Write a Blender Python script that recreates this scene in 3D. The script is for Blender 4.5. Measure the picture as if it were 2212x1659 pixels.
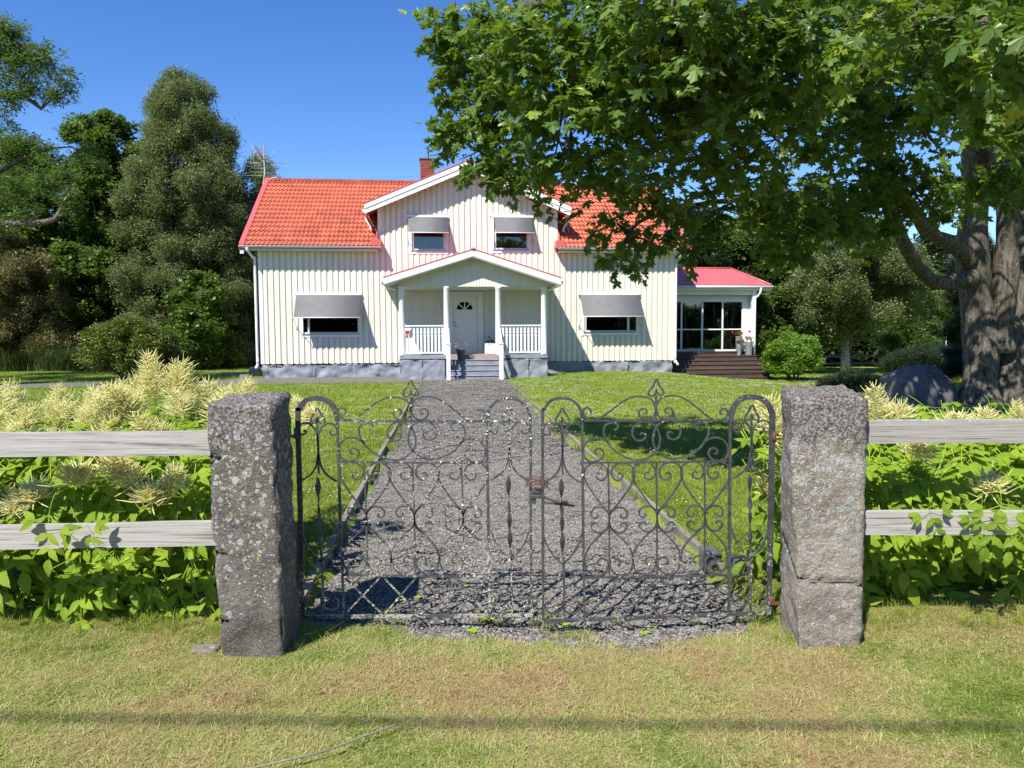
import bpy, math, random
import numpy as np
from mathutils import Vector, Matrix, noise as mnoise
random.seed(7); rng = np.random.default_rng(7)
R_ = math.radians; PI = math.pi
scene = bpy.context.scene
for o in list(bpy.data.objects): bpy.data.objects.remove(o)

# ------------------------------------------------------------------ camera, sky, sun, exposure
F = 1597.6; PITCH = math.atan(106.5/F); ROLL = R_(0.32); EYE = 1.59
fw = Vector((0, math.cos(PITCH), -math.sin(PITCH))); r0 = Vector((1, 0, 0)); u0 = r0.cross(fw)
rt = r0*math.cos(ROLL)-u0*math.sin(ROLL); up = u0*math.cos(ROLL)+r0*math.sin(ROLL)
cam = bpy.data.cameras.new('camera'); cam_ob = bpy.data.objects.new('camera', cam)
scene.collection.objects.link(cam_ob); scene.camera = cam_ob
m = Matrix((rt, up, -fw)).transposed().to_4x4(); m.translation = (0, 0, EYE); cam_ob.matrix_world = m
cam.sensor_width = 36; cam.lens = 36*F/2212; cam.clip_start = .05; cam.clip_end = 3000

SUN_EL = R_(49); SUN_AZ = R_(30.3)          # azimuth: left of straight behind the camera
sdir = Vector((-math.sin(SUN_AZ)*math.cos(SUN_EL), -math.cos(SUN_AZ)*math.cos(SUN_EL), math.sin(SUN_EL)))
world = bpy.data.worlds.new('World'); scene.world = world; world.use_nodes = True
wn = world.node_tree; bg = wn.nodes['Background']
sky = wn.nodes.new('ShaderNodeTexSky'); sky.sky_type = 'NISHITA'; sky.sun_disc = False
sky.sun_elevation = SUN_EL; sky.sun_rotation = math.pi+SUN_AZ
sky.air_density = 1.0; sky.dust_density = .0; sky.ozone_density = 3.2; sky.altitude = 600
hs = wn.nodes.new('ShaderNodeHueSaturation'); hs.inputs['Saturation'].default_value = 1.27; hs.inputs['Hue'].default_value = .512
wn.links.new(sky.outputs[0], hs.inputs['Color']); wn.links.new(hs.outputs[0], bg.inputs[0]); bg.inputs[1].default_value = 0.118
sl = bpy.data.lights.new('sun', 'SUN'); sl.energy = 5.0; sl.angle = R_(.53); sl.color = (1, .95, .85)
so = bpy.data.objects.new('sun', sl); scene.collection.objects.link(so)
so.rotation_euler = sdir.to_track_quat('Z', 'Y').to_euler(); so.location = (-20, -30, 40)
scene.view_settings.view_transform = 'Standard'; scene.view_settings.look = 'None'
scene.view_settings.exposure = 0.72; scene.view_settings.gamma = 1; scene.view_settings.use_curve_mapping = False
scene.cycles.max_bounces = 7; scene.cycles.diffuse_bounces = 3; scene.cycles.glossy_bounces = 3
scene.cycles.transmission_bounces = 4; scene.cycles.transparent_max_bounces = 10
scene.cycles.caustics_reflective = False; scene.cycles.caustics_refractive = False

# ------------------------------------------------------------------ helpers
COL = scene.collection
def tag(o, label=None, cat=None, group=None, kind=None):
    if label: o['label'] = label
    if cat: o['category'] = cat
    if group: o['group'] = group
    if kind: o['kind'] = kind
    return o
def thing(name, label, cat, loc=(0, 0, 0), rz=0, group=None):
    o = bpy.data.objects.new(name, None); COL.objects.link(o); o.location = loc; o.rotation_euler = (0, 0, rz)
    o.empty_display_size = .1
    return tag(o, label, cat, group)
def link(name, me, parent=None, loc=None, rot=None, scl=None):
    o = bpy.data.objects.new(name, me); COL.objects.link(o)
    if parent: o.parent = parent
    if loc is not None: o.location = loc
    if rot is not None: o.rotation_euler = rot
    if scl is not None: o.scale = (scl,)*3 if isinstance(scl, (int, float)) else scl
    return o
def np_mesh(name, V, Fq, mat=None, smooth=False, attr=None):
    me = bpy.data.meshes.new(name); me.from_pydata([tuple(v) for v in V], [], [tuple(f) for f in Fq])
    if mat: me.materials.append(mat)
    if smooth: me.polygons.foreach_set('use_smooth', [True]*len(me.polygons))
    if attr is not None:
        a = me.attributes.new('rnd', 'FLOAT', 'POINT'); a.data.foreach_set('value', np.asarray(attr, dtype=np.float32))
    me.update(); return me
class MB:
    """collects shapes into one mesh"""
    def __init__(s): s.v = []; s.f = []; s.sm = []
    def add(s, V, Fs, smooth=False):
        n = len(s.v); s.v += [tuple(p) for p in V]; s.f += [tuple(i+n for i in f) for f in Fs]; s.sm += [smooth]*len(Fs)
    def box(s, x0, x1, y0, y1, z0, z1, bev=0):
        if bev:
            b = bev; V = []; 
            for z, i in ((z0, b), (z0+b, 0), (z1-b, 0), (z1, b)):
                V += [(x0+i, y0+i, z), (x1-i, y0+i, z), (x1-i, y1-i, z), (x0+i, y1-i, z)]
            Fs = [(3, 2, 1, 0), (12, 13, 14, 15)]
            for k in range(3):
                for j in range(4): Fs.append((4*k+j, 4*k+(j+1) % 4, 4*k+4+(j+1) % 4, 4*k+4+j))
            s.add(V, Fs); return
        V = [(x0, y0, z0), (x1, y0, z0), (x1, y1, z0), (x0, y1, z0), (x0, y0, z1), (x1, y0, z1), (x1, y1, z1), (x0, y1, z1)]
        s.add(V, [(0, 3, 2, 1), (4, 5, 6, 7), (0, 1, 5, 4), (1, 2, 6, 5), (2, 3, 7, 6), (3, 0, 4, 7)])
    def hexa(s, A, B):   # two quads (lists of 4 points) joined
        s.add(list(A)+list(B), [(0, 3, 2, 1), (4, 5, 6, 7), (0, 1, 5, 4), (1, 2, 6, 5), (2, 3, 7, 6), (3, 0, 4, 7)])
    def prism(s, poly, y0, y1):  # polygon in x,z extruded in y
        n = len(poly); V = [(p[0], y0, p[1]) for p in poly]+[(p[0], y1, p[1]) for p in poly]
        s.add(V, [tuple(range(n))[::-1], tuple(range(n, 2*n))]+[(i, (i+1) % n, n+(i+1) % n, n+i) for i in range(n)])
    def tube(s, P, rad, n=8, cap=True, wob=0, seed=0):
        P = [Vector(p) for p in P]; rad = rad if hasattr(rad, '__len__') else [rad]*len(P)
        V = []; ref = None
        for i, p in enumerate(P):
            t = (P[min(i+1, len(P)-1)]-P[max(i-1, 0)]).normalized()
            if ref is None: ref = Vector((1, 0, 0)) if abs(t.x) < .8 else Vector((0, 1, 0))
            a = (ref-t*ref.dot(t)).normalized(); b = t.cross(a); ref = a
            for k in range(n):
                an = 2*PI*k/n; d = a*math.cos(an)+b*math.sin(an); rr = rad[i]
                if wob: rr *= 1+wob*mnoise.noise((p+d*rad[i])*(1.1/max(rad[0], .05))*.5+Vector((seed, 0, 0)))
                V.append(p+d*rr)
        Fs = [(i*n+k, i*n+(k+1) % n, (i+1)*n+(k+1) % n, (i+1)*n+k) for i in range(len(P)-1) for k in range(n)]
        if cap: Fs += [tuple(range(n))[::-1], tuple(range((len(P)-1)*n, len(P)*n))]
        s.add(V, Fs, True)
    def lathe(s, prof, c=(0, 0, 0), n=16):  # prof [(r,z)]
        V = [(c[0]+r*math.cos(2*PI*k/n), c[1]+r*math.sin(2*PI*k/n), c[2]+z) for r, z in prof for k in range(n)]
        Fs = [(i*n+k, i*n+(k+1) % n, (i+1)*n+(k+1) % n, (i+1)*n+k) for i in range(len(prof)-1) for k in range(n)]
        s.add(V, Fs+[tuple(range(n))[::-1], tuple(range((len(prof)-1)*n, len(prof)*n))], True)
    def mesh(s, name, mat):
        me = np_mesh(name, s.v, s.f, mat); me.polygons.foreach_set('use_smooth', s.sm); me.update(); return me
    def build(s, name, mat, parent=None, **k): return link(name, s.mesh(name, mat), parent, **k)
def onebox(name, mat, parent, *a, bev=0):
    b = MB(); b.box(*a, bev=bev); return b.build(name, mat, parent)
def smooth_path(P, k=6):
    P = [Vector(p) for p in P]; out = []
    for i in range(len(P)-1):
        a = P[max(i-1, 0)]; b = P[i]; c = P[i+1]; d = P[min(i+2, len(P)-1)]
        for j in range(k):
            t = j/k
            out.append(.5*((2*b)+(c-a)*t+(2*a-5*b+4*c-d)*t*t+(3*b-a-3*c+d)*t**3))
    out.append(P[-1]); return out
def sstep(a, b, x):
    t = np.clip((x-a)/(b-a), 0, 1); return t*t*(3-2*t)

# ------------------------------------------------------------------ materials
def new_mat(name):
    m = bpy.data.materials.new(name); m.use_nodes = True; nt = m.node_tree
    return m, nt, nt.nodes['Principled BSDF']
def N(nt, t, **k):
    n = nt.nodes.new(t)
    for a, b in k.items():
        if a.startswith('i_'): n.inputs[int(a[2:]) if a[2:].isdigit() else a[2:].replace('_', ' ')].default_value = b
        else: setattr(n, a, b)
    return n
def ramp(nt, fac, stops, interp='LINEAR'):
    r = nt.nodes.new('ShaderNodeValToRGB'); r.color_ramp.interpolation = interp
    e = r.color_ramp.elements
    while len(e) > 1: e.remove(e[0])
    e[0].position = stops[0][0]; e[0].color = c4(stops[0][1])
    for p, c in stops[1:]:
        x = e.new(p); x.color = c4(c)
    nt.links.new(fac, r.inputs[0]); return r.outputs[0]
def c4(c): return (c, c, c, 1) if isinstance(c, (int, float)) else (*c[:3], 1)
def pos(nt, scale=(1, 1, 1), obj=False):
    g = nt.nodes.new('ShaderNodeTexCoord').outputs['Object'] if obj else nt.nodes.new('ShaderNodeNewGeometry').outputs['Position']
    mp = N(nt, 'ShaderNodeMapping'); mp.inputs['Scale'].default_value = scale
    nt.links.new(g, mp.inputs[0]); return mp.outputs[0]
def noise(nt, vec, scale, detail=4, rough=.55):
    n = N(nt, 'ShaderNodeTexNoise'); n.inputs['Scale'].default_value = scale
    n.inputs['Detail'].default_value = detail; n.inputs['Roughness'].default_value = rough
    nt.links.new(vec, n.inputs['Vector']); return n.outputs['Fac']
def mix(nt, fac, a, b, typ='MIX'):
    n = nt.nodes.new('ShaderNodeMix'); n.data_type = 'RGBA'; n.blend_type = typ
    for s, v in ((0, fac), (6, a), (7, b)):
        if isinstance(v, bpy.types.NodeSocket): nt.links.new(v, n.inputs[s])
        else: n.inputs[s].default_value = v if s == 0 else c4(v)
    return n.outputs[2]
def math_(nt, op, a, b=0.0, clamp=False):
    n = nt.nodes.new('ShaderNodeMath'); n.operation = op; n.use_clamp = clamp
    for s, v in ((0, a), (1, b)):
        if isinstance(v, bpy.types.NodeSocket): nt.links.new(v, n.inputs[s])
        else: n.inputs[s].default_value = v
    return n.outputs[0]
def bump(nt, bs, h, strength, dist):
    b = N(nt, 'ShaderNodeBump'); b.inputs['Strength'].default_value = strength; b.inputs['Distance'].default_value = dist
    nt.links.new(h, b.inputs['Height']); nt.links.new(b.outputs[0], bs.inputs['Normal'])
def vary(nt, colr, amt=.12):
    oi = nt.nodes.new('ShaderNodeObjectInfo'); r = nt.nodes.new('ShaderNodeMapRange')
    nt.links.new(oi.outputs['Random'], r.inputs[0]); r.inputs[3].default_value = 1-amt; r.inputs[4].default_value = 1+amt*.6
    n = nt.nodes.new('ShaderNodeVectorMath'); n.operation = 'SCALE'
    nt.links.new(colr, n.inputs[0]); nt.links.new(r.outputs[0], n.inputs[3]); return n.outputs[0]
def simple(name, c1, c2=None, scale=3, rough=.6, bmp=0, bscale=60, stretch=(1, 1, 1), var=0, metal=0, spec=.5, obj=False, det=5):
    m, nt, bs = new_mat(name); p = pos(nt, stretch, obj); c2 = c2 or tuple(x*.82 for x in c1)
    col = ramp(nt, noise(nt, p, scale, det), [(.3, c2), (.68, c1)])
    if var: col = vary(nt, col, var)
    nt.links.new(col, bs.inputs['Base Color']); bs.inputs['Roughness'].default_value = rough
    bs.inputs['Metallic'].default_value = metal; bs.inputs['Specular IOR Level'].default_value = spec
    if bmp: bump(nt, bs, noise(nt, p, bscale, 4), bmp, .01)
    return m
def leaf_mat(name, dark, light, trans, yellow=None, tr=.35, rough=.45, vein=False, hue_scale=.6):
    m, nt, bs = new_mat(name); p = pos(nt)
    oi = nt.nodes.new('ShaderNodeObjectInfo'); at = N(nt, 'ShaderNodeAttribute', attribute_name='rnd')
    f = math_(nt, 'ADD', math_(nt, 'MULTIPLY', oi.outputs['Random'], .35), math_(nt, 'MULTIPLY', at.outputs['Fac'], .45))
    f = math_(nt, 'ADD', f, math_(nt, 'MULTIPLY', noise(nt, p, hue_scale, 2), .3))
    stops = [(.2, dark), (.75, light)]+([(.97, yellow)] if yellow else [])
    col = ramp(nt, f, stops)
    if vein:
        uv = nt.nodes.new('ShaderNodeUVMap'); sp = nt.nodes.new('ShaderNodeSeparateXYZ'); nt.links.new(uv.outputs[0], sp.inputs[0])
        a = math_(nt, 'ABSOLUTE', math_(nt, 'SUBTRACT', sp.outputs[1], .5))
        w = math_(nt, 'SINE', math_(nt, 'MULTIPLY', math_(nt, 'SUBTRACT', sp.outputs[0], math_(nt, 'MULTIPLY', a, .55)), 62))
        bump(nt, bs, w, .55, .0035)
        col = mix(nt, math_(nt, 'GREATER_THAN', w, .9), col, tuple(x*1.25 for x in light))
    nt.links.new(col, bs.inputs['Base Color']); bs.inputs['Roughness'].default_value = rough
    bs.inputs['Specular IOR Level'].default_value = .35
    t = nt.nodes.new('ShaderNodeBsdfTranslucent'); t.inputs[0].default_value = c4(trans)
    ms = nt.nodes.new('ShaderNodeMixShader'); ms.inputs[0].default_value = tr
    nt.links.new(bs.outputs[0], ms.inputs[1]); nt.links.new(t.outputs[0], ms.inputs[2])
    nt.links.new(ms.outputs[0], nt.nodes['Material Output'].inputs[0]); return m

M_cream = simple('cream_paint', (.725, .69, .60), (.655, .62, .535), 1.2, .55, .12, 90, (6, 6, .7), var=.05)
M_creamp = simple('cream_wall', (.64, .62, .565), (.58, .56, .51), 1.5, .6)
M_white = simple('white_paint', (.76, .77, .77), (.70, .71, .71), 2, .4)
M_door = simple('door_paint', (.78, .76, .70), (.74, .72, .66), 2, .4)
M_tile = simple('clay_tile', (.60, .155, .085), (.46, .105, .058), 2.2, .75, .4, 200, var=.2)
M_redmetal = simple('red_metal', (.56, .115, .105), (.50, .10, .095), 1.5, .35)
M_crimson = simple('red_sheet_roof', (.50, .115, .12), (.45, .10, .108), 1.5, .38)
M_found = simple('painted_stone', (.25, .27, .32), (.17, .185, .225), 3.5, .7, 1.0, 22)
M_canvas = simple('awning_canvas', (.15, .153, .16), (.13, .133, .14), 4, .85, .3, 600)
M_brick = simple('chimney_brick', (.30, .065, .045), (.20, .045, .035), 12, .85, .5, 90, var=.25)
M_mortar = simple('mortar', (.20, .13, .11), None, 20, .9)
M_cap = simple('chimney_cap', (.12, .115, .10), None, 8, .8)
M_steel = simple('galvanised_steel', (.42, .44, .46), (.32, .34, .36), 9, .45, metal=.55)
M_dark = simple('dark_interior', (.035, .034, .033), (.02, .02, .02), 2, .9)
M_deck = simple('brown_deck_boards', (.105, .07, .052), (.055, .038, .03), 1.6, .62, .3, 40, (1, 8, 8), var=.2)
M_edging = simple('weathered_edging', (.27, .235, .20), (.16, .14, .12), 5, .85, .5, 50, (1, .3, 1))
M_redbox = simple('red_print', (.55, .02, .03), None, 3, .5)
M_blackm = simple('black_metal', (.03, .03, .032), None, 5, .5)
M_pot = simple('grey_plastic_pot', (.10, .115, .125), None, 5, .6)
M_pinkstone = simple('worn_step', (.42, .25, .20), (.25, .27, .32), 14, .8, .5, 60)
M_barkd = simple('dark_bark', (.13, .105, .085), (.05, .042, .036), 9, .9, .9, 40, (1, 1, .35))
M_flr = leaf_mat('red_petals', (.55, .01, .02), (.75, .02, .03), (.6, .02, .02), tr=.2)
M_wflow = leaf_mat('white_petals', (.7, .7, .65), (.85, .85, .8), (.7, .7, .6), tr=.25)
M_silver = leaf_mat('silver_leaves', (.28, .34, .31), (.5, .55, .52), (.3, .35, .3), tr=.15)
M_plumb = leaf_mat('cream_plumes', (.84, .80, .42), (.93, .90, .58), (.92, .88, .45), tr=.45, rough=.9)

def glass(name, base=.75, ior=1.7):
    m, nt, bs = new_mat(name); nt.nodes.remove(bs)
    t = nt.nodes.new('ShaderNodeBsdfTransparent'); t.inputs[0].default_value = (base, base*1.02, base, 1)
    g = nt.nodes.new('ShaderNodeBsdfGlossy'); g.inputs['Roughness'].default_value = .015; g.inputs[0].default_value = (.95, .97, 1, 1)
    fr = nt.nodes.new('ShaderNodeFresnel'); fr.inputs[0].default_value = ior
    b = N(nt, 'ShaderNodeBump'); b.inputs['Strength'].default_value = .06; b.inputs['Distance'].default_value = .02
    nt.links.new(noise(nt, pos(nt), 1.3, 1), b.inputs['Height']); nt.links.new(b.outputs[0], g.inputs['Normal'])
    ms = nt.nodes.new('ShaderNodeMixShader'); nt.links.new(fr.outputs[0], ms.inputs[0])
    nt.links.new(t.outputs[0], ms.inputs[1]); nt.links.new(g.outputs[0], ms.inputs[2])
    nt.links.new(ms.outputs[0], nt.nodes['Material Output'].inputs[0]); return m
M_glass = glass('window_glass', .55, 1.85)

def granite_mat(name, c1, c2, lichen, top, crack=0):
    m, nt, bs = new_mat(name); p = pos(nt)
    big = noise(nt, p, 2.5, 5); fine = noise(nt, p, 170, 3, .7); mid = noise(nt, p, 26, 5, .7)
    col = ramp(nt, fine, [(.34, tuple(x*.42 for x in c2)), (.5, c2), (.62, c1), (.74, tuple(min(1, x*1.7) for x in c1))])
    col = mix(nt, math_(nt, 'MULTIPLY', mid, .75), col, mix(nt, ramp(nt, big, [(.35, 0), (.65, 1)]), tuple(x*.40 for x in c2), tuple(x*1.15 for x in c1)))
    z = nt.nodes.new('ShaderNodeSeparateXYZ'); nt.links.new(nt.nodes.new('ShaderNodeNewGeometry').outputs['Position'], z.inputs[0])
    hgt = math_(nt, 'MULTIPLY', z.outputs[2], .8, True)
    # round crustose lichens: distorted voronoi cells
    wp = nt.nodes.new('ShaderNodeVectorMath'); wp.operation = 'ADD'
    nn = N(nt, 'ShaderNodeTexNoise'); nn.inputs['Scale'].default_value = 38; nt.links.new(p, nn.inputs['Vector'])
    sc = nt.nodes.new('ShaderNodeVectorMath'); sc.operation = 'SCALE'; sc.inputs[3].default_value = .035
    nt.links.new(nn.outputs['Color'], sc.inputs[0]); nt.links.new(p, wp.inputs[0]); nt.links.new(sc.outputs[0], wp.inputs[1])
    hsum = None
    for s, rad, dens, c, low in ((13, .27, lichen*.8, (.42, .42, .40), .1), (17, .30, lichen, (.50, .52, .50), .1), (28, .33, lichen*.9, (.56, .56, .52), 0), (40, .36, lichen*.38, (.40, .41, .17), .05), (70, .38, lichen*.7, (.62, .62, .58), 0)):
        v = N(nt, 'ShaderNodeTexVoronoi'); v.inputs['Scale'].default_value = s; nt.links.new(wp.outputs[0], v.inputs['Vector'])
        inside = math_(nt, 'LESS_THAN', v.outputs['Distance'], rad)
        sp = nt.nodes.new('ShaderNodeSeparateXYZ'); nt.links.new(v.outputs['Color'], sp.inputs[0])
        th = math_(nt, 'MULTIPLY', math_(nt, 'ADD', hgt, low), dens)
        cl = math_(nt, 'MULTIPLY', noise(nt, p, 4.3+s*.03, 2), 1.6)
        on = math_(nt, 'LESS_THAN', sp.outputs[0], math_(nt, 'MULTIPLY', th, cl))
        brk = math_(nt, 'GREATER_THAN', noise(nt, p, 120, 3, .7), .38)
        k = math_(nt, 'MULTIPLY', math_(nt, 'MULTIPLY', inside, on), brk)
        rim = mix(nt, math_(nt, 'MULTIPLY', v.outputs['Distance'], 2.2), tuple(x*.62 for x in c), c)
        col = mix(nt, k, col, rim); hsum = k if hsum is None else math_(nt, 'ADD', hsum, k)
    if top:   # crust and moss on the head of the stone
        tz = math_(nt, 'MULTIPLY', math_(nt, 'SUBTRACT', z.outputs[2], top), 4)
        k = math_(nt, 'GREATER_THAN', math_(nt, 'ADD', tz, math_(nt, 'ADD', math_(nt, 'MULTIPLY', noise(nt, p, 30, 6, .75), 1.3), math_(nt, 'MULTIPLY', noise(nt, p, 6, 2), 1.5))), 1.62)
        crust = ramp(nt, noise(nt, p, 75, 5, .7), [(.36, (.075, .05, .04)), (.47, (.16, .13, .115)), (.57, (.33, .33, .31)), (.72, (.52, .53, .50))])
        col = mix(nt, k, col, crust); hsum = math_(nt, 'ADD', hsum, k)
    nt.links.new(col, bs.inputs['Base Color']); bs.inputs['Roughness'].default_value = .88; bs.inputs['Specular IOR Level'].default_value = .25
    h = math_(nt, 'ADD', math_(nt, 'ADD', math_(nt, 'MULTIPLY', mid, 1.6), math_(nt, 'MULTIPLY', fine, .5)), math_(nt, 'MULTIPLY', hsum, .12))
    bump(nt, bs, h, 1.0, .02); return m
M_gran1 = granite_mat('grey_granite', (.285, .26, .23), (.145, .128, .112), .8, 1.05)
M_gran2 = granite_mat('pink_granite', (.47, .41, .355), (.25, .215, .18), 1.25, 1.0)
M_bould = granite_mat('boulder_rock', (.20, .20, .215), (.12, .12, .13), .12, 0)

def wood_mat(name, light, dark, lich):
    m, nt, bs = new_mat(name); p = pos(nt, (1, 8, 26)); q = pos(nt)
    g = noise(nt, p, 2.2, 8, .68); g2 = noise(nt, pos(nt, (1.5, 14, 90)), 2, 4, .7)
    col = ramp(nt, math_(nt, 'ADD', math_(nt, 'MULTIPLY', g, .55), math_(nt, 'MULTIPLY', g2, .45)), [(.38, dark), (.46, tuple(a*.72+b*.28 for a, b in zip(light, dark))), (.60, light)])
    v = N(nt, 'ShaderNodeTexVoronoi'); v.inputs['Scale'].default_value = 3.1; nt.links.new(pos(nt, (1, 1, 2.2)), v.inputs['Vector'])
    kn = math_(nt, 'LESS_THAN', v.outputs['Distance'], .055); ring = math_(nt, 'LESS_THAN', v.outputs['Distance'], .085)
    col = mix(nt, math_(nt, 'MULTIPLY', ring, .5), col, dark); col = mix(nt, kn, col, (.12, .085, .06))
    if lich:
        z = nt.nodes.new('ShaderNodeSeparateXYZ'); nt.links.new(nt.nodes.new('ShaderNodeNewGeometry').outputs['Position'], z.inputs[0])
        tz = math_(nt, 'MULTIPLY', math_(nt, 'SUBTRACT', z.outputs[2], lich), 9)
        k = math_(nt, 'GREATER_THAN', math_(nt, 'ADD', tz, noise(nt, q, 34, 6, .75)), .92)
        col = mix(nt, k, col, ramp(nt, noise(nt, q, 120, 4), [(.35, (.22, .21, .18)), (.6, (.50, .50, .44))]))
    nt.links.new(col, bs.inputs['Base Color']); bs.inputs['Roughness'].default_value = .85; bs.inputs['Specular IOR Level'].default_value = .2
    bump(nt, bs, math_(nt, 'ADD', g, g2), .6, .004); return m
M_wood = wood_mat('silver_wood', (.43, .41, .385), (.11, .10, .09), 0)
M_woodl = wood_mat('silver_wood_lichen', (.36, .34, .31), (.10, .09, .08), 1.09)

def iron_mat(name, cov, cov2):
    m, nt, bs = new_mat(name); p = pos(nt)
    col = ramp(nt, noise(nt, p, 30, 4), [(.35, (.035, .037, .039)), (.6, (.066, .069, .072))])
    rust = math_(nt, 'GREATER_THAN', noise(nt, p, 21, 5, .7), .66)
    col = mix(nt, math_(nt, 'MULTIPLY', rust, .8), col, (.17, .065, .025))
    z = nt.nodes.new('ShaderNodeSeparateXYZ'); nt.links.new(nt.nodes.new('ShaderNodeNewGeometry').outputs['Position'], z.inputs[0])
    low = math_(nt, 'SUBTRACT', 1.0, math_(nt, 'MULTIPLY', z.outputs[2], 1.3), True)
    t = math_(nt, 'ADD', noise(nt, p, 55, 5, .75), math_(nt, 'MULTIPLY', low, cov2))
    t = math_(nt, 'ADD', t, math_(nt, 'MULTIPLY', math_(nt, 'SUBTRACT', noise(nt, p, 5, 2), .5), .5))
    k = math_(nt, 'GREATER_THAN', t, cov+.03)
    lc = ramp(nt, noise(nt, p, 140, 3), [(.35, (.25, .24, .19)), (.55, (.44, .44, .38)), (.72, (.40, .30, .06))])
    col = mix(nt, math_(nt, 'MULTIPLY', k, .9), col, lc)
    nt.links.new(col, bs.inputs['Base Color']); bs.inputs['Roughness'].default_value = .5; bs.inputs['Specular IOR Level'].default_value = .5
    bump(nt, bs, math_(nt, 'ADD', k, noise(nt, p, 90, 3)), .5, .002); return m
M_ironL = iron_mat('lichened_iron', .61, .12); M_ironR = iron_mat('grey_iron', .70, .16)
M_rust = simple('rusty_wire', (.17, .062, .038), (.08, .035, .025), 60, .85)
M_lich = simple('lichen_crust', (.66, .66, .60), (.42, .43, .36), 90, .95)

def bark_mat():
    m, nt, bs = new_mat('maple_bark'); p = pos(nt, (1, 1, .22)); q = pos(nt)
    r = noise(nt, p, 16, 7, .7)
    col = ramp(nt, r, [(.34, (.035, .029, .022)), (.5, (.125, .108, .085)), (.66, (.24, .212, .17))])
    k = math_(nt, 'GREATER_THAN', noise(nt, q, 13, 6, .75), .56)
    col = mix(nt, math_(nt, 'MULTIPLY', k, .6), col, (.27, .27, .235))
    nt.links.new(col, bs.inputs['Base Color']); bs.inputs['Roughness'].default_value = .92; bs.inputs['Specular IOR Level'].default_value = .15
    bump(nt, bs, math_(nt, 'ADD', r, math_(nt, 'MULTIPLY', k, .2)), 1, .05); return m
M_bark = bark_mat()
M_birchb = simple('birch_bark', (.50, .49, .46), (.11, .10, .09), 5, .8, .4, 30, (1, 1, 3))

def ground_mat():
    m, nt, bs = new_mat('lawn_ground'); p = pos(nt)
    s = nt.nodes.new('ShaderNodeSeparateXYZ'); nt.links.new(p, s.inputs[0])
    n1 = noise(nt, p, .9, 5, .6); n2 = noise(nt, p, 45, 6, .75)
    far = ramp(nt, n2, [(.32, (.11, .165, .018)), (.5, (.20, .265, .035)), (.68, (.29, .34, .07))])
    stripe = noise(nt, pos(nt, (.35, 1.2, 1)), .9, 3)
    far = mix(nt, math_(nt, 'MULTIPLY', stripe, .3), far, (.27, .30, .09))
    near = ramp(nt, math_(nt, 'ADD', math_(nt, 'MULTIPLY', n1, .6), math_(nt, 'MULTIPLY', n2, .4)), [(.36, (.13, .14, .045)), (.48, (.23, .20, .09)), (.62, (.33, .25, .135)), (.72, (.25, .15, .09))])
    f = N(nt, 'ShaderNodeMapRange'); nt.links.new(s.outputs[1], f.inputs[0]); f.inputs[1].default_value = 3.7; f.inputs[2].default_value = 5.0
    nt.links.new(mix(nt, f.outputs[0], near, far), bs.inputs['Base Color']); bs.inputs['Roughness'].default_value = .95; bs.inputs['Specular IOR Level'].default_value = .1
    bump(nt, bs, n2, .8, .03); return m
M_ground = ground_mat()
def blade_mat(name, near):
    m, nt, bs = new_mat(name); p = pos(nt)
    at = N(nt, 'ShaderNodeAttribute', attribute_name='rnd'); n1 = noise(nt, p, 1.15, 5, .62); n0 = noise(nt, p, 5.5, 3, .6)
    if near:
        v = math_(nt, 'ADD', math_(nt, 'ADD', math_(nt, 'MULTIPLY', n1, .95), math_(nt, 'MULTIPLY', n0, .22)), math_(nt, 'MULTIPLY', at.outputs['Fac'], .36))
        dp = nt.nodes.new('ShaderNodeVectorMath'); dp.operation = 'DISTANCE'; mp = N(nt, 'ShaderNodeMapping'); mp.inputs['Scale'].default_value = (.75, 2.1, 0)
        nt.links.new(p, mp.inputs[0]); nt.links.new(mp.outputs[0], dp.inputs[0]); dp.inputs[1].default_value = (.45*.75, 3.35*2.1, 0)
        dry = N(nt, 'ShaderNodeMapRange'); nt.links.new(dp.outputs['Value'], dry.inputs[0]); dry.inputs[1].default_value = 0; dry.inputs[2].default_value = 1.25; dry.inputs[3].default_value = .17; dry.inputs[4].default_value = 0
        v = math_(nt, 'ADD', v, dry.outputs[0])
        col = ramp(nt, v, [(.52, (.12, .21, .03)), (.66, (.25, .34, .055)), (.77, (.44, .44, .15)), (.88, (.62, .51, .27)), (.97, (.40, .24, .13))])
        trc = (.42, .40, .15)
    else:
        v = math_(nt, 'ADD', math_(nt, 'MULTIPLY', n1, .5), math_(nt, 'MULTIPLY', at.outputs['Fac'], .5))
        col = ramp(nt, v, [(.2, (.13, .19, .022)), (.55, (.25, .325, .045)), (.82, (.38, .42, .10)), (.97, (.46, .41, .17))])
        trc = (.32, .46, .06)
    nt.links.new(col, bs.inputs['Base Color']); bs.inputs['Roughness'].default_value = .6; bs.inputs['Specular IOR Level'].default_value = .25
    t = nt.nodes.new('ShaderNodeBsdfTranslucent'); t.inputs[0].default_value = c4(trc)
    ms = nt.nodes.new('ShaderNodeMixShader'); ms.inputs[0].default_value = .3
    nt.links.new(bs.outputs[0], ms.inputs[1]); nt.links.new(t.outputs[0], ms.inputs[2]); nt.links.new(ms.outputs[0], nt.nodes['Material Output'].inputs[0])
    return m
M_bladeN = blade_mat('verge_blades', True); M_bladeF = blade_mat('lawn_blades', False)
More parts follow.
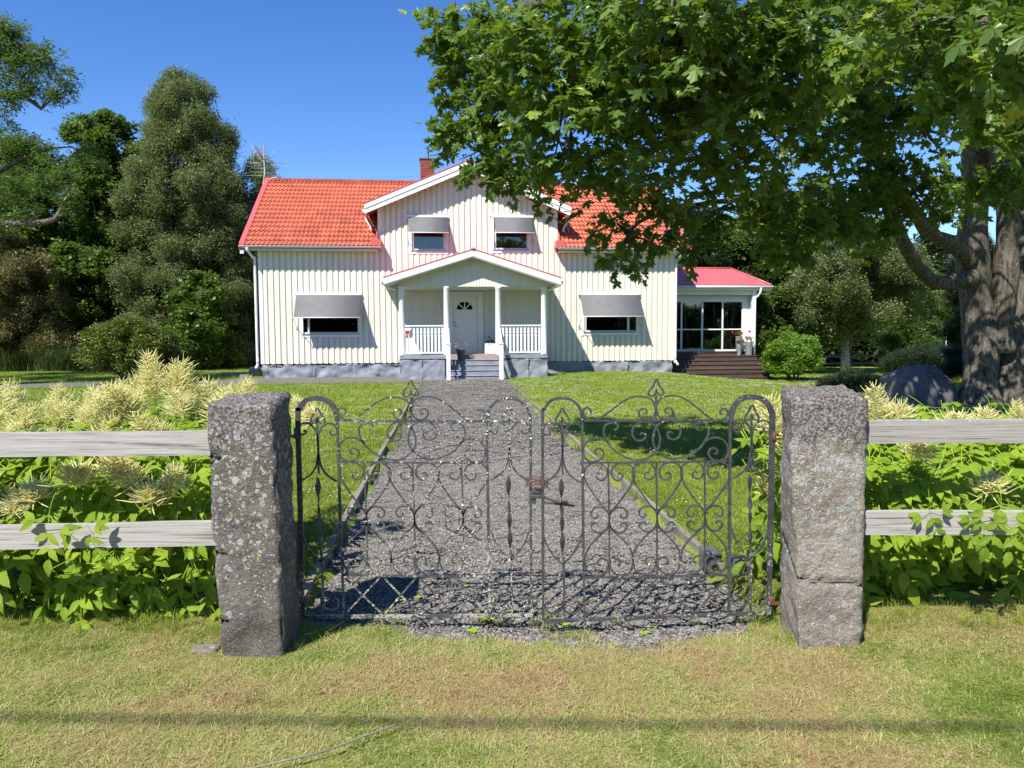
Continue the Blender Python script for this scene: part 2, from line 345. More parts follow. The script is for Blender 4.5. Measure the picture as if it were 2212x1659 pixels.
def gravel_mat():
    m, nt, bs = new_mat('gravel'); p = pos(nt)
    v = N(nt, 'ShaderNodeTexVoronoi'); v.inputs['Scale'].default_value = 75; nt.links.new(p, v.inputs['Vector'])
    s = nt.nodes.new('ShaderNodeSeparateXYZ'); nt.links.new(v.outputs['Color'], s.inputs[0])
    col = ramp(nt, s.outputs[0], [(0, (.08, .076, .07)), (.5, (.165, .155, .14)), (.8, (.24, .225, .205)), (1, (.34, .32, .30))])
    col = mix(nt, math_(nt, 'MULTIPLY', noise(nt, p, 1.4, 3), .3), col, (.25, .22, .19))
    nt.links.new(col, bs.inputs['Base Color']); bs.inputs['Roughness'].default_value = .85
    bump(nt, bs, math_(nt, 'SUBTRACT', 1.0, v.outputs['Distance']), 1, .02); return m
M_gravel = gravel_mat()
def stone_mat():
    m, nt, bs = new_mat('gravel_stone'); at = N(nt, 'ShaderNodeAttribute', attribute_name='rnd')
    col = ramp(nt, at.outputs['Fac'], [(0, (.08, .076, .07)), (.5, (.165, .155, .14)), (.8, (.235, .22, .20)), (.95, (.28, .235, .205)), (1, (.46, .43, .40))])
    nt.links.new(col, bs.inputs['Base Color']); bs.inputs['Roughness'].default_value = .8; return m
M_stone = stone_mat()

# ------------------------------------------------------------------ scatter (geometry nodes) for stuff and crowns
_groups = {}
def scatter_group(key, objs):
    if key in _groups: return _groups[key]
    c = bpy.data.collections.new(key)
    for o in objs: c.objects.link(o)
    g = bpy.data.node_groups.new(key, 'GeometryNodeTree')
    g.interface.new_socket('Geometry', in_out='INPUT', socket_type='NodeSocketGeometry')
    g.interface.new_socket('Geometry', in_out='OUTPUT', socket_type='NodeSocketGeometry')
    i = g.nodes.new('NodeGroupInput'); o = g.nodes.new('NodeGroupOutput')
    ci = g.nodes.new('GeometryNodeCollectionInfo'); ci.inputs[0].default_value = c
    ci.inputs['Separate Children'].default_value = True; ci.inputs['Reset Children'].default_value = True
    ip = g.nodes.new('GeometryNodeInstanceOnPoints'); ip.inputs['Pick Instance'].default_value = True
    for nm, ty, s in (('idx', 'INT', 'Instance Index'), ('rot', 'FLOAT_VECTOR', 'Rotation'), ('scl', 'FLOAT', 'Scale')):
        a = g.nodes.new('GeometryNodeInputNamedAttribute'); a.data_type = ty; a.inputs['Name'].default_value = nm
        g.links.new(a.outputs[0], ip.inputs[s])
    g.links.new(i.outputs[0], ip.inputs['Points']); g.links.new(ci.outputs[0], ip.inputs['Instance']); g.links.new(ip.outputs[0], o.inputs[0])
    _groups[key] = g; return g
def scatter(name, P, rot, scl, key, objs, mat, parent=None, seed=0):
    P = np.asarray(P, dtype=np.float32); n = len(P); r = np.random.default_rng(seed)
    me = bpy.data.meshes.new(name); me.vertices.add(n); me.vertices.foreach_set('co', P.ravel())
    for nm, ty, fld, d in (('idx', 'INT', 'value', r.integers(0, len(objs), n).astype(np.int32)), ('scl', 'FLOAT', 'value', np.asarray(scl, dtype=np.float32))):
        a = me.attributes.new(nm, ty, 'POINT'); a.data.foreach_set(fld, d)
    a = me.attributes.new('rot', 'FLOAT_VECTOR', 'POINT'); a.data.foreach_set('vector', np.asarray(rot, dtype=np.float32).ravel())
    me.materials.append(mat); o = link(name, me, parent)
    md = o.modifiers.new('scatter', 'NODES'); md.node_group = scatter_group(key, objs); return o
def src(name, me): return bpy.data.objects.new(name, me)

# ------------------------------------------------------------------ terrain
def gz(x, y):
    x = np.asarray(x, float); y = np.asarray(y, float)
    z = .10*sstep(8, 24, y)+.10*np.exp(-((x-3.7)/2.4)**2-((y-26)/2.2)**2)
    z = z-.29*sstep(5, 9, x)*sstep(19, 26, y)
    z = z-.034*(1-sstep(4.3, 6, y))-.035*np.exp(-((y-4.02)/.30)**2)*(1-sstep(1.35, 1.6, np.abs(x-.14)))
    return z+.012*np.sin(x*1.3+1)*np.sin(y*1.1)*sstep(2, 5, y)
PSI = R_(6.4); UX = np.array([math.cos(PSI), math.sin(PSI)]); VX = np.array([-math.sin(PSI), math.cos(PSI)])
HO = np.array([-8.8132, 25.5985])
def uv_of(x, y): dx = x-HO[0]; dy = y-HO[1]; return dx*UX[0]+dy*UX[1], dx*VX[0]+dy*VX[1]
def xl(y): return -1.41-(np.asarray(y)-6.2)*.0847
PW = 2.68
def in_path(x, y, mg=0):
    x = np.asarray(x, float); y = np.asarray(y, float); u, v = uv_of(x, y)
    a = (x > xl(y)-mg) & (x < xl(y)+PW+mg) & (y > 4.0) & (v < -1.9)
    wl = np.where(u > -.8, 0, -1.5)
    b = (u < 8.3) & (v > -3.4-mg+.12*np.sin(u*.6)) & (v < wl+mg)
    return a | b
def in_house(x, y):
    u, v = uv_of(np.asarray(x, float), np.asarray(y, float)); return ((u > 0) & (u < 19) & (v > -.02) & (v < 8)) | ((u > 4.9) & (u < 9.9) & (v > -2.2) & (v < .1))
xs = np.unique(np.concatenate([np.linspace(-400, -40, 13), np.arange(-40, -8, 2), np.arange(-8, 8, .12), np.arange(8, 40, 1.5), np.linspace(40, 400, 13)]))
ys = np.unique(np.concatenate([np.linspace(-200, -4, 12), np.arange(-4, 2, .5), np.arange(2, 12, .14), np.arange(12, 32, .3), np.arange(32, 60, 2.5), np.linspace(62, 900, 14)]))
XX, YY = np.meshgrid(xs, ys); inner = in_path(XX, YY, -.03)
fade = 1-sstep(15, 21, YY); ZZ = gz(XX, YY)+.03*sstep(3.6, 4.6, YY)-inner*(.10*fade*sstep(3.9, 4.3, YY))
ZZ = ZZ-.015*np.exp(-((YY-3.7)/.35)**2)*(np.abs(XX) < 1.2)
nx = len(xs); V = np.stack([XX, YY, ZZ], -1).reshape(-1, 3)
ii = (np.arange(len(ys)-1)[:, None]*nx+np.arange(nx-1)[None]).ravel()
g = link('ground', np_mesh('ground', V, np.stack([ii, ii+1, ii+nx+1, ii+nx], -1), M_ground, True)); tag(g, kind='structure')
# gravel drive and the strip along the house
def sheet(name, P2, mat, zoff, keep=None):
    a, b = P2.shape[:2]; z = gz(P2[..., 0], P2[..., 1])+zoff(P2[..., 0], P2[..., 1])
    V = np.concatenate([P2, z[..., None]], -1).reshape(-1, 3); ii = (np.arange(a-1)[:, None]*b+np.arange(b-1)[None]).ravel()
    o = link(name, np_mesh(name, V, np.stack([ii, ii+1, ii+b+1, ii+b], -1), mat, True)); return tag(o, kind='structure')
yy = np.concatenate([np.arange(3.80, 12, .2), np.arange(12, 24.2, .5)]); tt = np.linspace(0, 1, 14)
P2 = np.stack([xl(yy)[:, None]+tt[None]*PW, np.repeat(yy[:, None], 14, 1)+0*tt], -1)
pathz = lambda x, y: -.03*(1-sstep(15, 21, y))*sstep(3.7, 4.2, y)+.036*sstep(15, 21, y)-.02*(1-sstep(3.6, 3.9, y))
sheet('gravel_drive', P2, M_gravel, pathz)
uu = np.linspace(-26, 8.3, 90); vv = np.linspace(0, 1, 8)
lo = -3.4+.12*np.sin(uu*.6); hi = np.where(uu > -.8, .05, -1.5)
vvv = lo[:, None]+(hi-lo)[:, None]*vv[None]
P2 = HO+uu[:, None, None]*UX+vvv[..., None]*VX
sheet('gravel_strip', P2, M_gravel, lambda x, y: .042+0*x)

# edging boards along the drive
ed = thing('path_edging', 'weathered wooden edging boards lining both sides of the gravel drive', 'edging', (0, 0, 0))
for side in (0, 1):
    y = 4.35 if side == 0 else 4.9
    while y < 21:
        L = 2.4; y2 = min(y+L-.01, 21); b = MB(); x0 = float(xl(y))+side*PW; x1 = float(xl(y2))+side*PW
        t = .045; o_ = -t if side == 0 else 0
        za = float(gz(x0, y)); zb = float(gz(x1, y2)); tp = .068+random.uniform(-.006, .006)
        b.hexa([(x0+o_, y, za-.15), (x0+o_+t, y, za-.15), (x0+o_+t, y, za+tp), (x0+o_, y, za+tp)],
               [(x1+o_, y2, zb-.15), (x1+o_+t, y2, zb-.15), (x1+o_+t, y2, zb+tp), (x1+o_, y2, zb+tp)])
        b.build('board', M_edging, ed); y += L

# ------------------------------------------------------------------ house
H = thing('house', 'cream board-sided house with orange tiled roof, white dormer gable and pillared porch', 'house', (HO[0], HO[1], 0), PSI)
MZ0, MZ1 = .63, 4.60; UC = 7.365; DS = .4256; ROOF = .685
def zd(u): return 7.58-DS*abs(u-UC)          # dormer roof, top face
def zm(v): return 4.67+(v+.45)*ROOF          # main roof, top face
wins = [  # casing u0,u1,z0,z1 ; panes
    (1.48, 3.60, 1.535, 2.98, [(1.56, 1.73), (1.80, 3.44)]), (11.417, 13.54, 1.55, 2.99, [(11.60, 13.12), (13.20, 13.44)]),
    (5.26, 6.64, 4.44, 5.72, [(5.42, 6.47)]), (8.15, 9.56, 4.49, 5.75, [(8.33, 9.42)])]
holes = [(w[0], w[1], w[2], w[3]) for w in wins]+[(6.60, 7.90, .93, 3.10)]
# wall core with real openings: strips between holes
def wall_strips(u0, u1, zlo, top, hs, y0, y1, b):
    us = sorted({u0, u1, UC}|{h[0] for h in hs}|{h[1] for h in hs}|set(x for x in (4.2, 10.53))); us = [u for u in us if u0 <= u <= u1]
    for a, c in zip(us, us[1:]):
        if c-a < 1e-4: continue
        mid = (a+c)/2; cuts = sorted((h[2], h[3]) for h in hs if h[0] < mid < h[1]); z = zlo
        for c0, c1 in cuts: b.box(a, c, y0, y1, z, c0); z = c1
        ta, tc = top(a+1e-4), top(c-1e-4)
        b.hexa([(a, y0, z), (c, y0, z), (c, y1, z), (a, y1, z)], [(a, y0, ta), (c, y0, tc), (c, y1, tc), (a, y1, ta)])
def wtop(u): return zd(u)-.2 if 4.2 < u < 10.53 else 4.58
holesI = [(h[0]+.09, h[1]-.09, h[2]+.09, h[3]-.06) for h in holes[:4]]+[(6.72, 7.78, .93, 2.98)]
b = MB(); wall_strips(.12, 14.86, MZ0, wtop, holesI, 0, .2, b)
b.box(.12, .32, .2, 8.0, MZ0, 4.6); b.box(14.66, 14.86, .2, 8.0, MZ0, 4.6); b.box(.12, 14.86, 8.0, 8.2, MZ0, 4.6)
for x in (.12, 14.66): b.hexa([(x, .0, 4.6), (x+.2, .0, 4.6), (x+.2, 8.2, 4.6), (x, 8.2, 4.6)], [(x, 4.0, 7.45), (x+.2, 4.0, 7.45), (x+.2, 4.01, 7.45), (x, 4.01, 7.45)])
for x in (4.2, 10.41): b.hexa([(x, .2, 4.6), (x+.12, .2, 4.6), (x+.12, 2.3, 4.6), (x, 2.3, 4.6)], [(x, .2, 6.02), (x+.12, .2, 6.02), (x+.12, 2.3, 6.02), (x, 2.3, 6.02)])
b.build('wall', M_creamp, H)
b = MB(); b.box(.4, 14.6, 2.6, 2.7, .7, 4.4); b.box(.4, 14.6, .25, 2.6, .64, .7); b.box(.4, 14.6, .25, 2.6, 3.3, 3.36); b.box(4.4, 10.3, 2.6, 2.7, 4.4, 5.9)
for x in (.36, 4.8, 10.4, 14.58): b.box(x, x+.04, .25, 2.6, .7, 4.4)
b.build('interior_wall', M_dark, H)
# over-boards of the siding, each a board
boardmesh = {}
def board(u, w, z0, z1, za=None, zb=None, y=-.022, parent=None, mat=None, yb=0.0):
    y = -.032 if y == -.022 else y; za = z1 if za is None else za; zb = z1 if zb is None else zb
    b = MB(); b.hexa([(-w/2, y, z0), (w/2, y, z0), (w/2, yb, z0), (-w/2, yb, z0)], [(-w/2, y, za), (w/2, y, zb), (w/2, yb, zb), (-w/2, yb, za)])
    return b.build('board', mat or M_cream, parent or H, loc=(u, 0, 0))
def segs(u, w, z0, z1, hs):
    z = z0; out = []
    for h in sorted(hs, key=lambda h: h[2]):
        if h[0]-.01 < u+w/2 and u-w/2 < h[1]+.01:
            if h[2] > z: out.append((z, h[2]))
            z = max(z, h[3])
    if z < z1: out.append((z, z1))
    return out
hs2 = [(w[0]-.02, w[1]+.02, w[2]-.02, w[3]+.02) for w in wins]
u = .35; 
while u < 14.75:
    ins = 4.38 < u < 10.35; w = .115+random.uniform(-.006, .006); uj = u+random.uniform(-.008, .008)
    if 5.0 < u < 9.75:      # behind the porch: finer boards below its roof, wide ones above
        zt = 4.10-.316*abs(u-7.37)-.05
        ss = segs(uj, w, zt, 99, hs2)
    else: ss = segs(uj, w, MZ0-.015+random.uniform(-.01, .01), 99, hs2)
    for a, c in ss:
        if c == 99:
            if ins: board(uj, w, a, 0, zd(uj-w/2)-.21, zd(uj+w/2)-.21)
            elif 4.0 < u < 10.7: board(uj, w, a, 4.55 if not (4.2 < u < 10.53) else 5.9)
            else: board(uj, w, a, 4.56)
        else: board(uj, w, a, c)
    u += .2
u = 5.05
while u < 9.75:             # porch back wall
    if not 6.56 < u < 7.94: board(u, .072, .93, 3.16, y=-.014)
    elif u: board(u, .072, 3.115, 3.16, y=-.014)
    u += .098
for a, c, z1 in ((.115, .25, 4.57), (14.73, 14.865, 4.57)): onebox('corner_board', M_white if a < 1 else M_cream, H, a, c, -.028, .0, MZ0-.01, z1)
for a, c in ((4.195, 4.37), (10.36, 10.535)):
    b = MB(); b.box(a, c, -.03, -.001, 4.72, 6.02); b.build('corner_board', M_white, H)
# foundation stones
def rough_block(name, u0, u1, v0, v1, z0, z1, mat, parent, amp=.035, seed=0, step=.055, top_in=.0):
    """box whose faces are broken by noise"""
    V = []; Fs = []; idx = {}
    nu = max(2, int((u1-u0)/step)); nv = max(2, int((v1-v0)/step)); nz = max(2, int((z1-z0)/step))
    def vid(i, j, k):
        key = (i, j, k)
        if key in idx: return idx[key]
        p = Vector((u0+(u1-u0)*i/nu, v0+(v1-v0)*j/nv, z0+(z1-z0)*k/nz)); c = Vector(((u0+u1)/2, (v0+v1)/2, p.z))
        n = Vector(((i == nu)-(i == 0), (j == nv)-(j == 0), (k == nz)-(k == 0))).normalized()
        q = p*1.0+Vector((seed*7.1, seed*3.3, 0))
        d = mnoise.fractal(q*3.2, 1, 2.1, 4)*amp+abs(mnoise.noise(q*1.7))*amp*.9-amp*.8
        edge = sum([i in (0, nu), j in (0, nv), k in (0, nz)])
        if edge >= 2: d -= amp*(.06 if mat is M_found else .35)
        if top_in: 
            f = (p.z-z0)/(z1-z0); p.x += ((u0+u1)/2-p.x)*top_in*f
        V.append(p+n*d); idx[key] = len(V)-1; return idx[key]
    for i in range(nu):
        for k in range(nz): Fs.append((vid(i, 0, k), vid(i+1, 0, k), vid(i+1, 0, k+1), vid(i, 0, k+1))); Fs.append((vid(i+1, nv, k), vid(i, nv, k), vid(i, nv, k+1), vid(i+1, nv, k+1)))
        for j in range(nv): Fs.append((vid(i, j, nz), vid(i+1, j, nz), vid(i+1, j+1, nz), vid(i, j+1, nz)))
    for j in range(nv):
        for k in range(nz): Fs.append((vid(0, j+1, k), vid(0, j, k), vid(0, j, k+1), vid(0, j+1, k+1))); Fs.append((vid(nu, j, k), vid(nu, j+1, k), vid(nu, j+1, k+1), vid(nu, j, k+1)))
    return link(name, np_mesh(name, V, Fs, mat, True), parent)
us = [.13, 1.95, 3.3, 4.95]
for i in range(3): rough_block('foundation_stone', us[i]-(.05 if i else 0), us[i+1]+.05, -.09-.01*(i % 2), .3, -.1, .615, M_found, H, .075, i)
us = [9.85, 11.6, 13.1, 14.84]
for i in range(3): rough_block('foundation_stone', us[i]-(.05 if i else 0), us[i+1]+(.05 if i < 2 else 0), -.08-.01*(i % 2) if i > 0 else -.05, .3, -.25, .615, M_found, H, .07 if i > 0 else .02, 10+i)
b = MB(); b.box(.2, 14.8, .28, 8.1, -.4, .62); b.build('foundation_core', M_found, H)
# main roof: slabs, tiles, ridge, verge
b = MB()
b.hexa([(-.32, -.42, zm(-.42)-.10), (4.15, -.42, zm(-.42)-.10), (4.15, 4, zm(4)-.10), (-.32, 4, zm(4)-.10)], [(-.32, -.42, zm(-.42)-.04), (4.15, -.42, zm(-.42)-.04), (4.15, 4, zm(4)-.04), (-.32, 4, zm(4)-.04)])
b.hexa([(10.58, -.42, zm(-.42)-.10), (15.28, -.42, zm(-.42)-.10), (15.28, 4, zm(4)-.10), (10.58, 4, zm(4)-.10)], [(10.58, -.42, zm(-.42)-.04), (15.28, -.42, zm(-.42)-.04), (15.28, 4, zm(4)-.04), (10.58, 4, zm(4)-.04)])
b.hexa([(4.15, .3, zm(.3)-.10), (10.58, .3, zm(.3)-.10), (10.58, 4, zm(4)-.10), (4.15, 4, zm(4)-.10)], [(4.15, .3, zm(.3)-.04), (10.58, .3, zm(.3)-.04), (10.58, 4, zm(4)-.04), (4.15, 4, zm(4)-.04)])
b.hexa([(-.32, 4, zm(4)-.10), (15.28, 4, zm(4)-.10), (15.28, 8.6, zm(-.6)-.10), (-.32, 8.6, zm(-.6)-.10)], [(-.32, 4, zm(4)), (15.28, 4, zm(4)), (15.28, 8.6, zm(-.6)), (-.32, 8.6, zm(-.6))])
roof = b.build('roof', M_tile, H)
ANG = math.atan(ROOF); TW, TE = .30, .345
def tile_mesh():
    V = []; Fs = []; n = 12
    for row, (s, dz) in enumerate(((0, .046), (.0, .066), (.41, .010))):
        for i in range(n+1):
            x = i/n*TW; h = .030*math.cos(2*PI*(x/TW*2)-.6); V.append((x, s, dz+h+(0 if row else -.0)))
    for r in (0, 1):
        for i in range(n): Fs.append((r*(n+1)+i, r*(n+1)+i+1, (r+1)*(n+1)+i+1, (r+1)*(n+1)+i))
    return np_mesh('roof_tile', V, Fs, M_tile, True)
TM = tile_mesh()
tiles = []
ct, st = math.cos(ANG), math.sin(ANG); nrow = 16
for r in range(nrow):
    s = r*TE-.03; v = -.45+s*ct; z = 4.67-.035+s*st
    if v > 3.93: break
    c = 0
    while -.22+c*TW < 15.1:
        u = -.22+c*TW; uc = u+.15; c += 1
        if 4.28 < uc < 10.46 and zm(v+.25) < zd(uc)-.05: continue
        if 4.05 < uc < 10.68 and v < .02 and 4.22 < uc < 10.5: continue
        tiles.append((u, v, z, r))
def tkey(t): return math.hypot(HO[0]+t[0]+0, HO[1]+t[1])+t[3]*.02
tiles.sort(key=tkey); rest = MB()
for k, (u, v, z, r) in enumerate(tiles):
    rx = ANG+random.uniform(-.006, .006); ry = random.uniform(-.006, .006)
    if k < 298: link('roof_tile', TM, H, (u, v, z), (rx, ry, 0))
    else:
        Mx = Matrix.Translation((u, v, z)) @ Matrix.Rotation(rx, 4, 'X'); rest.add([Mx @ vv.co for vv in TM.vertices], [tuple(p.vertices) for p in TM.polygons], True)
o = rest.build('roof_tile_field', M_tile, H); o['kind'] = 'stuff'
for k in range(38):
    b = MB(); L = .41; n = 7
    V = [(x, .14*math.cos(PI*i/n)*(1+.06*(x > 0)), .12*math.sin(PI*i/n)+.0+.012*(x > 0)) for x in (0, L) for i in range(n+1)]
    b.add(V, [(i, i+1, n+2+i, n+1+i) for i in range(n)]+[tuple(range(n+1)), tuple(range(n+1, 2*n+2))], True)
    b.build('ridge_tile', M_tile, H, loc=(-.25+k*.405, 4.0, 7.665))
for u0, u1 in ((-.38, -.22), (15.18, 15.34)):  # verge flashing + barge boards
    b = MB(); b.hexa([(u0, -.48, zm(-.48)-.16), (u1, -.48, zm(-.48)-.16), (u1, 4, zm(4)-.16), (u0, 4, zm(4)-.16)], [(u0, -.48, zm(-.48)+.075), (u1, -.48, zm(-.48)+.075), (u1, 4, zm(4)+.09), (u0, 4, zm(4)+.09)])
    b.build('verge_flashing', M_redmetal, H)
    b = MB(); b.hexa([(u0+.02, -.46, zm(-.46)-.30), (u1-.02, -.46, zm(-.46)-.30), (u1-.02, 4, zm(4)-.30), (u0+.02, 4, zm(4)-.30)], [(u0+.02, -.46, zm(-.46)-.165), (u1-.02, -.46, zm(-.46)-.165), (u1-.02, 4, zm(4)-.165), (u0+.02, 4, zm(4)-.165)])
    b.build('barge_board', M_white, H)
for u0, u1 in ((-.34, 4.19), (10.54, 15.3)):   # soffit + gutter
    onebox('soffit', M_creamp, H, u0, u1, -.42, -.03, 4.50, 4.55)
    b = MB(); n = 8; V = []; rr = .065
    for x in (u0-.05, u1+(.14 if u0 < 0 else .1)):
        for q in (rr, rr-.012):
            V += [(x, -.50+q*math.cos(PI+PI*i/n), 4.63+q*math.sin(PI+PI*i/n)) for i in range(n+1)]
    m_ = n+1; Fs = [(i, i+1, 2*m_+i+1, 2*m_+i) for i in range(n)]+[(m_+i+1, m_+i, 3*m_+i, 3*m_+i+1) for i in range(n)]+[(0, 2*m_, 3*m_, m_), (n, m_+n, 3*m_+n, 2*m_+n)]+[tuple(range(n+1)), tuple(range(2*m_, 2*m_+n+1))]
    b.add(V, Fs, True); b.build('gutter', M_white, H)
def downpipe(P, parent=H, r=.045):
    b = MB(); P = smooth_path(P, 4); b.tube(P, r, 10); o = b.build('downpipe', M_white, parent)
    return o
downpipe([(-.12, -.5, 4.56), (-.10, -.48, 4.45), (.02, -.12, 4.2), (.03, -.09, 4.05), (.03, -.09, .8), (.03, -.09, .62), (-.02, -.16, .48)])
downpipe([(14.98, -.5, 4.56), (14.97, -.48, 4.45), (14.92, -.12, 4.2), (14.9, -.09, 4.05), (14.9, -.09, .8), (14.9, -.09, .62), (14.98, -.18, .45)])
# dormer roof
DV = -.52
def slab(pts_u, zfun, v0, v1, dz0, dz1, mat, name):
    b = MB(); a, c = pts_u
    b.hexa([(a, v0, zfun(a)+dz0), (c, v0, zfun(c)+dz0), (c, v1(c) if callable(v1) else v1, zfun(c)+dz0), (a, v1(a) if callable(v1) else v1, zfun(a)+dz0)],
           [(a, v0, zfun(a)+dz1), (c, v0, zfun(c)+dz1), (c, v1(c) if callable(v1) else v1, zfun(c)+dz1), (a, v1(a) if callable(v1) else v1, zfun(a)+dz1)])
    return b.build(name, mat, H)
vback = lambda u: (zd(u)-4.67)/ROOF-.45+.02
for a, c in ((3.79, UC), (UC, 10.94)):
    slab((a, c), zd, DV+.03, vback, -.14, .0, M_redmetal, 'dormer_roof')
    slab((a+.02 if a < 5 else a, c if a < 5 else c-.02), zd, DV+.045, lambda u: 0.35, -.19, -.145, M_creamp, 'soffit')
    s = -1 if a < 5 else 1
    def zz(u): return zd(u)
    tip, ap = (a, UC) if s < 0 else (UC, c)
    slab((tip, ap), zd, DV-.045, DV-.006, -.17, -.015, M_white, 'barge_board')
    slab((tip, ap), zd, DV-.02, DV+.035, -.33, -.172, M_white, 'barge_board')
    slab((tip-(.03 if s < 0 else 0), ap+(.03 if s > 0 else 0)), zd, DV-.06, DV+.025, .002, .035, M_redmetal, 'roof_edging')
for uu_ in (4.9, 5.9, 6.85, 7.9, 8.85, 9.85): onebox('rafter_end', M_white, H, uu_-.035, uu_+.035, DV+.05, -.03, zd(uu_)-.30, zd(uu_)-.195-abs(0))
for s in (-1, 1):
    t = UC+s*3.60; b = MB(); b.tube([(t, DV+.05, zd(t)-.22), (t, 1.4, zd(t)-.24)], .055, 8); b.build('gutter', M_white, H)
    downpipe([(t, .5, zd(t)-.26), (t-s*.02, .4, zd(t)-.42), (t-s*.15, .25, zd(t)-.6), (t-s*.18, .2, zm(.25)+.12)], r=.035)
b = MB(); b.tube([(UC, DV-.05, 7.60), (UC, 3.7, 7.60)], .05, 8); b.build('ridge_capping', M_redmetal, H)
for s in (-1, 1):            # step flashing where cheek meets roof
    a = UC+s*3.17; b = MB()
    b.hexa([(a-.02+s*.02, -.3, zm(-.3)), (a+.02+s*.02, -.3, zm(-.3)), (a+.02+s*.02, 2, zm(2)), (a-.02+s*.02, 2, zm(2))], [(a-.02+s*.02, -.3, zm(-.3)+.3), (a+.02+s*.02, -.3, zm(-.3)+.3), (a+.02+s*.02, 2, zm(2)+.2), (a-.02+s*.02, 2, zm(2)+.2)])
    b.box(min(a-s*.12, a+s*.2), max(a-s*.12, a+s*.2), -.47, -.05, 4.64, 4.90); b.build('flashing', M_redmetal, H)
# chimneys
def chimney(u0, v0, w, z0, z1):
    c = bpy.data.objects.new('chimney', None); COL.objects.link(c); c.parent = H; c.location = (u0, v0, 0)
    onebox('mortar_core', M_mortar, c, .012, w-.012, .012, w-.012, z0, z1)
    bm_ = {}
    for k in range(int((z1-z0)/.077)):
        z = z0+k*.077; off = .125*(k % 2)
        for face in range(4):
            x = 0
            L = .245-off if off else .245
            while x < w-.02:
                e = min(x+L, w)
                key = (round(e-x, 3), face)
                if key not in bm_:
                    b = MB(); ln = e-x-.009
                    if face == 0: b.box(0, ln, 0, .1, 0, .066, bev=.004)
                    elif face == 1: b.box(-.1, 0, 0, ln, 0, .066, bev=.004)
                    elif face == 2: b.box(-ln, 0, -.1, 0, 0, .066, bev=.004)
                    else: b.box(0, .1, -ln, 0, 0, .066, bev=.004)
                    bm_[key] = b.mesh('brick', M_brick)
                p = [(x, 0, z), (w, x, z), (w-x, w, z), (0, w-x, z)][face]
                if face in (0, 1, 3): link('brick', bm_[key], c, p)
                x = e; L = .245
    onebox('cap', M_cap, c, -.035, w+.035, -.035, w+.035, z1, z1+.06, bev=.01)
chimney(5.66, 4.35, .57, 7.42, 8.72); chimney(9.15, 4.35, .57, 7.42, 8.62)
# windows and awnings
def window(w):
    u0, u1, z0, z1, panes = w
    W = bpy.data.objects.new('window', None); COL.objects.link(W); W.parent = H; W.location = (u0, 0, z0)
    a, c = u1-u0, z1-z0; b = MB()
    b.box(0, .10, -.035, .02, 0, c); b.box(a-.10, a, -.035, .02, 0, c); b.box(.10, a-.10, -.034, .02, 0, .10); b.box(.10, a-.10, -.034, .02, c-.10, c)
    b.build('casing', M_white, W)
    onebox('sill', M_steel, W, .06, a-.06, -.065, .05, .10, .125)
    b = MB(); zz0, zz1 = .13, c-.10
    xs_ = [.10]+[q for p in panes for q in (p[0]-u0, p[1]-u0)]+[a-.10]
    for i in range(0, len(xs_), 2): b.box(xs_[i], xs_[i+1], .03, .09, zz0, zz1)
    for p in panes: b.box(p[0]-u0, p[1]-u0, .03, .09, zz0, zz0+.05); b.box(p[0]-u0, p[1]-u0, .03, .09, zz1-.05, zz1)
    b.build('frame', M_white, W)
    for p in panes: onebox('pane', M_glass, W, p[0]-u0, p[1]-u0, .055, .062, zz0+.05, zz1-.05)
    for p in panes:
        if p[1]-p[0] < .3: onebox('blind', M_cream, W, p[0]-u0, p[1]-u0, .10, .11, zz0, zz1)
    return W
for w in wins: window(w)
def awning(u0, u1, zt, zb, pr):
    A = bpy.data.objects.new('awning', None); COL.objects.link(A); A.parent = H; A.location = (u0, 0, zt); a = u1-u0; d = zt-zb
    b = MB(); b.box(0, a, -.115, -.036, -.05, .03, bev=.01); b.build('cassette', M_white, A)
    n = 10; V = []; 
    for i in range(n+1):
        t = i/n; V += [(.05, -.10-(pr-.10)*t, -.02-(d-.02)*t-.012*math.sin(PI*t)), (a-.04, -.10-(pr-.10)*t, -.02-(d-.02)*t-.012*math.sin(PI*t))]
    k = len(V); V += [(x, y+.002, z-.004) for x, y, z in V]
    b = MB(); b.add(V, [(2*i, 2*i+2, 2*i+3, 2*i+1) for i in range(n)]+[(k+2*i, k+2*i+1, k+2*i+3, k+2*i+2) for i in range(n)]+[(2*i, k+2*i, k+2*i+2, 2*i+2) for i in range(n)]+[(2*i+1, 2*i+3, k+2*i+3, k+2*i+1) for i in range(n)], True); b.build('canvas', M_canvas, A)
    b = MB(); b.tube([(0, -pr, -d), (a, -pr, -d)], .016, 8); b.build('front_bar', M_white, A)
    for x in (.03, a-.03):
        b = MB(); b.tube([(x, -pr+.01, -d), (x, -.05, -d-.12*pr-.22)], .011, 6); b.tube([(x, -.04, -d-.12*pr-.12), (x, -.04, -d-.12*pr-.32)], .016, 6); b.build('arm', M_white, A)
awning(1.335, 3.604, 3.04, 2.205, .74); awning(11.289, 13.553, 3.05, 2.215, .74)
awning(5.208, 6.65, 5.745, 5.12, .47); awning(8.217, 9.651, 5.77, 5.145, .47)
